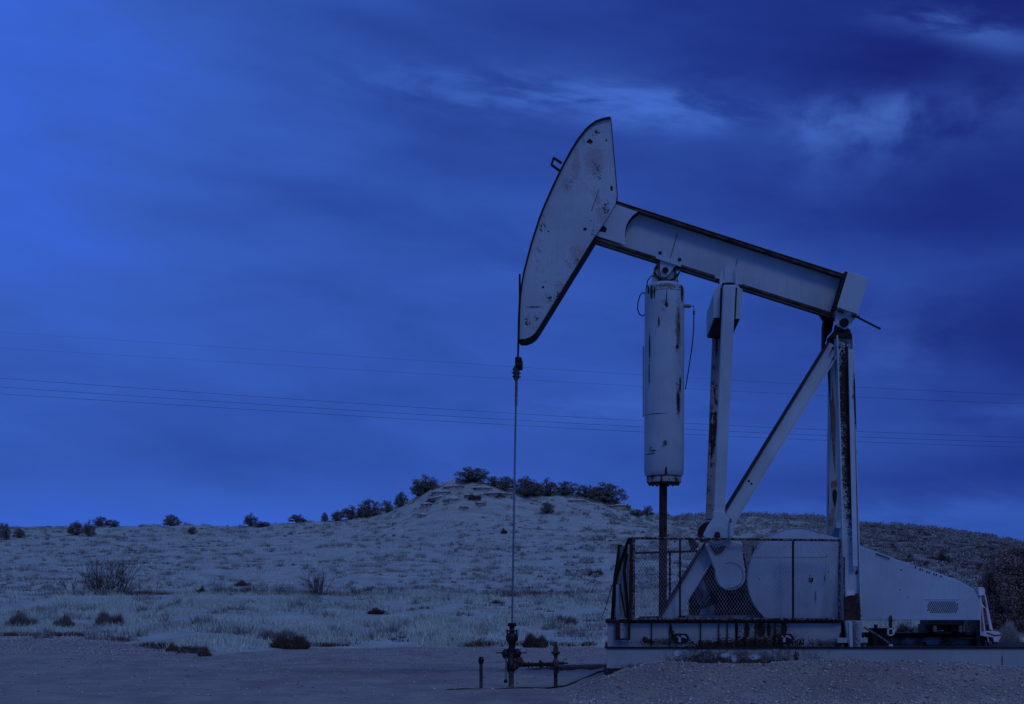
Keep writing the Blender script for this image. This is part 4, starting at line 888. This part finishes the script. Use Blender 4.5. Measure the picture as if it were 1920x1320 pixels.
def bare_bush(px, yb, yt, w, lab, nst=16, seed=1, dens=3, name='bare_shrub', tr=.022):
    g_ = ground_at(px, yb); d = g_.y+DIST; hgt = (yb-yt)/F*d; wid = w/F*d; r = random.Random(seed)
    rt = empty(name, g_, lab, 'shrub'); mb = MB(); tw = MB()
    def grow(p, dr, L, rad, lev):
        n = 4; pts = [p]; q = p.copy(); dd = dr.copy()
        for k in range(n):
            dd = (dd+Vector((r.gauss(0, .16), r.gauss(0, .16), r.gauss(0, .08)+.05))).normalized(); q = q+dd*L/n; pts.append(q.copy())
        (mb if lev < 2 else tw).tube(pts, [rad*(1-.7*i/n) for i in range(n+1)], 4 if lev < 2 else 3, caps=False)
        if lev < dens:
            for k in range(3 if lev else 4):
                i = r.randint(1, n); nd = (dd+Vector((r.gauss(0, .55), r.gauss(0, .55), r.gauss(.1, .35)))).normalized()
                grow(pts[i], nd, L*r.uniform(.4, .62), rad*.5, lev+1)
    for k in range(nst):
        a = r.uniform(0, 6.28); sp_ = r.uniform(.1, .75)*wid/max(hgt, .1)
        p = g_+Vector((math.cos(a)*wid*.36*r.random(), math.sin(a)*wid*.15*r.random(), -.05))
        grow(p, Vector((math.cos(a)*sp_, math.sin(a)*sp_*.6, 1)).normalized(), hgt*r.uniform(.5, .8), tr, 0)
    m1 = mb.build('stems', M['twig'], rt); tw.build('twigs', M['twig'], rt)
bare_bush(205, 1113, 1046, 100, 'large bare branched shrub on the terrace at the left', 48, 3, tr=.026)
bare_bush(142, 1112, 1075, 50, 'thin straggling bare shrub left of the large bare shrub', 9, 5, tr=.015)
bare_bush(595, 1118, 1067, 42, 'fan shaped bare shrub alone on the terrace', 20, 8)
def twig_bush(px, yb, yt, w, lab, mat='brush', n=1600, name='dry_bush', wd=.03):
    g_ = ground_at(px, yb); d = g_.y+DIST; hgt = (yb-yt)/F*d; wid = w/F*d
    a = rng.uniform(0, 6.283, n); rr = np.sqrt(rng.random(n)); bx = np.cos(a)*rr*wid*.36; by = np.sin(a)*rr*wid*.25
    ln = rng.uniform(.45, 1, n)*hgt*np.sqrt(np.maximum(.12, 1-.9*rr**2))*(1+.25*np.sin(bx/wid*14+px)); tx = bx*1.35+rng.normal(0, .05, n)*wid; ty = by*1.35+rng.normal(0, .05, n)*wid
    s = rng.uniform(0, .55, n); base = np.stack([bx*(1+.35*s), by*(1+.35*s), ln*s-.04], 1); tip = np.stack([tx, ty, ln], 1)
    c = rng.uniform(0, 3.14, n); wv = np.stack([np.cos(c)*wd/2, np.sin(c)*wd/2, np.zeros(n)], 1)
    V = np.stack([base-wv, base+wv, tip], 1).reshape(-1, 3)
    rt = raw(name, V, np.arange(3*n).reshape(-1, 3), M[mat]); rt.location = g_; tag(rt, lab, 'shrub')
TB = [(545, 1216, 1186, 84, 'wide dark dry bush at the foot of the bank', 'brush', 2000), (1003, 1214, 1185, 50, 'dark round bush at the foot of the bank behind the wellhead', 'brush', 2200),
 (384, 1231, 1213, 28, 'small dark bush at the pad edge beside a fallen branch', 'brush', 900), (322, 1222, 1205, 26, 'small brown clump on the pad edge left of the fallen branch', 'brush', 600),
 (205, 1175, 1140, 62, 'brown shrub on the bank at the left', 'greybrush', 1300), (120, 1176, 1150, 46, 'thin brown shrub on the bank left of the larger brown shrub', 'greybrush', 900), (40, 1176, 1148, 70, 'spreading brown shrub on the bank at the far left', 'greybrush', 1300),
 (520, 1200, 1175, 90, 'pale twiggy brush behind the wide dark bush', 'sage', 1500), (706, 1151, 1138, 40, 'dark tumbleweed resting on the bank', 'brush', 900), (455, 1100, 1087, 36, 'brown shrub on the terrace left of the fan shaped shrub', 'twig', 600),
 (378, 1113, 1098, 24, 'small brown shrub on the terrace between the bare shrubs', 'twig', 500), (932, 1132, 1124, 34, 'low dark tussock on the bank beside the rod', 'brush', 500),
 (1118, 1080, 1064, 34, 'brown bush on the hillside left of the fence', 'brush', 900), (1060, 1172, 1150, 50, 'pale brown brush on the bank right of the rod', 'greybrush', 900),
 (890, 938, 923, 30, 'brown bush on the rocks near the knoll top', 'brush', 900), (938, 934, 924, 24, 'brown bush under the rock ledge of the knoll', 'brush', 700), (945, 1002, 990, 14, 'small lone bush on the hillside beside the rod', 'brush', 500), (808, 945, 932, 20, 'small brown bush on the left rocks of the knoll', 'brush', 500),
 (1702, 1052, 1034, 30, 'dark bush above the belt guard slope', 'brush', 800), (1768, 1058, 1032, 34, 'dark bush on the slope above the guard nose', 'brush', 900), (1862, 1050, 1038, 40, 'low dark bush near the right edge of the ridge', 'brush', 900),
 (1900, 1190, 1024, 130, 'tall dark thicket at the right edge', 'thicket', 30000), (1856, 1190, 1078, 62, 'lower dark thicket beside the white stand', 'thicket', 14000), (1822, 1195, 1108, 60, 'brown thicket behind the nose of the belt guard', 'thicket', 12000), (1885, 1212, 1166, 64, 'pale sagebrush right of the white stand', 'sage', 4200),
 (1740, 1200, 1165, 60, 'pale brush showing under the belt guard', 'sage', 3000), (1700, 1198, 1168, 50, 'grey brush seen under the guard beside the square frame', 'twig', 2400)]
def thicket(px, yb, yt, w, lab, mat, n):
    g_ = ground_at(px, yb); d = g_.y+DIST; hgt = (yb-yt)/F*d; wid = w/F*d; r = random.Random(px); cs = []; rs = []
    for k in range(110):
        a = r.uniform(0, 6.283); e_ = r.random(); q = math.sqrt(r.random()); zc = hgt*(.06+.86*e_)
        wd_ = wid*.46*math.sqrt(max(.1, 1-(e_**2)*.85))*q; cs.append((math.cos(a)*wd_, math.sin(a)*wd_*.6, zc)); rs.append(hgt*r.uniform(.06, .15))
    v, f = leafcloud(cs, rs, n, hgt*.013, 1.0); rt = empty('thicket', g_, lab, 'shrub'); ROOTS[rt] = g_; raw('twigs', v, f, M[mat], rt)
    st_ = MB()
    for c in cs[:40]: st_.tube([g_+Vector((c[0]*.25, c[1]*.25, -.05)), g_+Vector((c[0]*.7, c[1]*.7, c[2]*.55)), g_+Vector(c)], [.03, .018, .006], 4, caps=False)
    st_.build('stems', M['bark'], rt)
for px, yb, yt, w, lab, mt, n in TB:
    if 'thicket' in lab: thicket(px, yb, yt, w, lab, mt, n)
    else: twig_bush(px, yb, yt, w, lab, mt, n)
gb_ = ground_at(350, 1229)
fbm_ = MB()
fbm_.tube([gb_+Vector((-.35, .1, .03)), gb_+Vector((-.1, 0, .14)), gb_+Vector((.2, -.05, .10)), gb_+Vector((.55, 0, .02))], [.015, .03, .04, .03], 6)
fbm_.tube([gb_+Vector((0, 0, .14)), gb_+Vector((.15, -.1, .22))], .015, 5)
tag(fbm_.build('fallen_branch', M['twig']), 'fallen dead branch lying at the edge of the pad', 'branch')
# rock ledges on the knoll
RK = [(850, 914, 44, 4, 'flat ledge below the crowning juniper'), (905, 917, 46, 4, 'ledge slab right of the knoll top'), (930, 928, 60, 4, 'long ledge slab above the bush on the knoll'), (825, 926, 40, 4, 'ledge slab on the upper left of the knoll'),
      (845, 940, 30, 7, 'tilted rock slab in the middle of the knoll face'), (800, 948, 26, 4, 'small rock at the left of the knoll face'), (960, 921, 36, 3, 'thin ledge slab left of the rod'), (1150, 951, 62, 3, 'long thin ledge under the wide end juniper'), (870, 952, 22, 3, 'small rock low on the knoll face'), (792, 968, 18, 5, 'isolated boulder on the lower left of the knoll'),
      (868, 905, 34, 4, 'ledge at the very foot of the crowning juniper'), (885, 931, 30, 4, 'rock slab beside the bush near the knoll top'), (1080, 940, 40, 3, 'thin ledge under the middle of the juniper row'), (818, 936, 28, 4, 'broken slab left of the tilted slab'), (900, 945, 24, 4, 'small slab under the long ledge of the knoll')]
for j, (px, py, w, h_, lab) in enumerate(RK):
    g_ = ground_at(px, py); d = g_.y+DIST; W_ = w/F*d; H_ = h_/F*d; r = random.Random(j+50); mb = MB()
    n = 16; ring = [(math.cos(6.283*k/n)*W_/2*r.uniform(.7, 1.15), math.sin(6.283*k/n)*1.5*r.uniform(.6, 1.15)) for k in range(n)]
    tl = r.uniform(-.08, .08)*(4 if 'tilted' in lab else 1); vs = []
    for sc_, zz in ((.9, -.5), (.86, H_*.15), (1.04, H_*.28), (1.0, H_*.5), (.6, H_)):
        vs += [g_+Vector((a*sc_*r.uniform(.93, 1.07), b*sc_, zz+a*tl+r.uniform(-.05, .05))) for a, b in ring]
    fs = [(q*n+k, q*n+(k+1) % n, (q+1)*n+(k+1) % n, (q+1)*n+k) for q in range(4) for k in range(n)]+[tuple(range(4*n, 5*n))]
    mb.add(vs, fs); tag(mb.build('rock_ledge', M['stone']), lab, 'rock', 'sandstone ledges on the knoll')
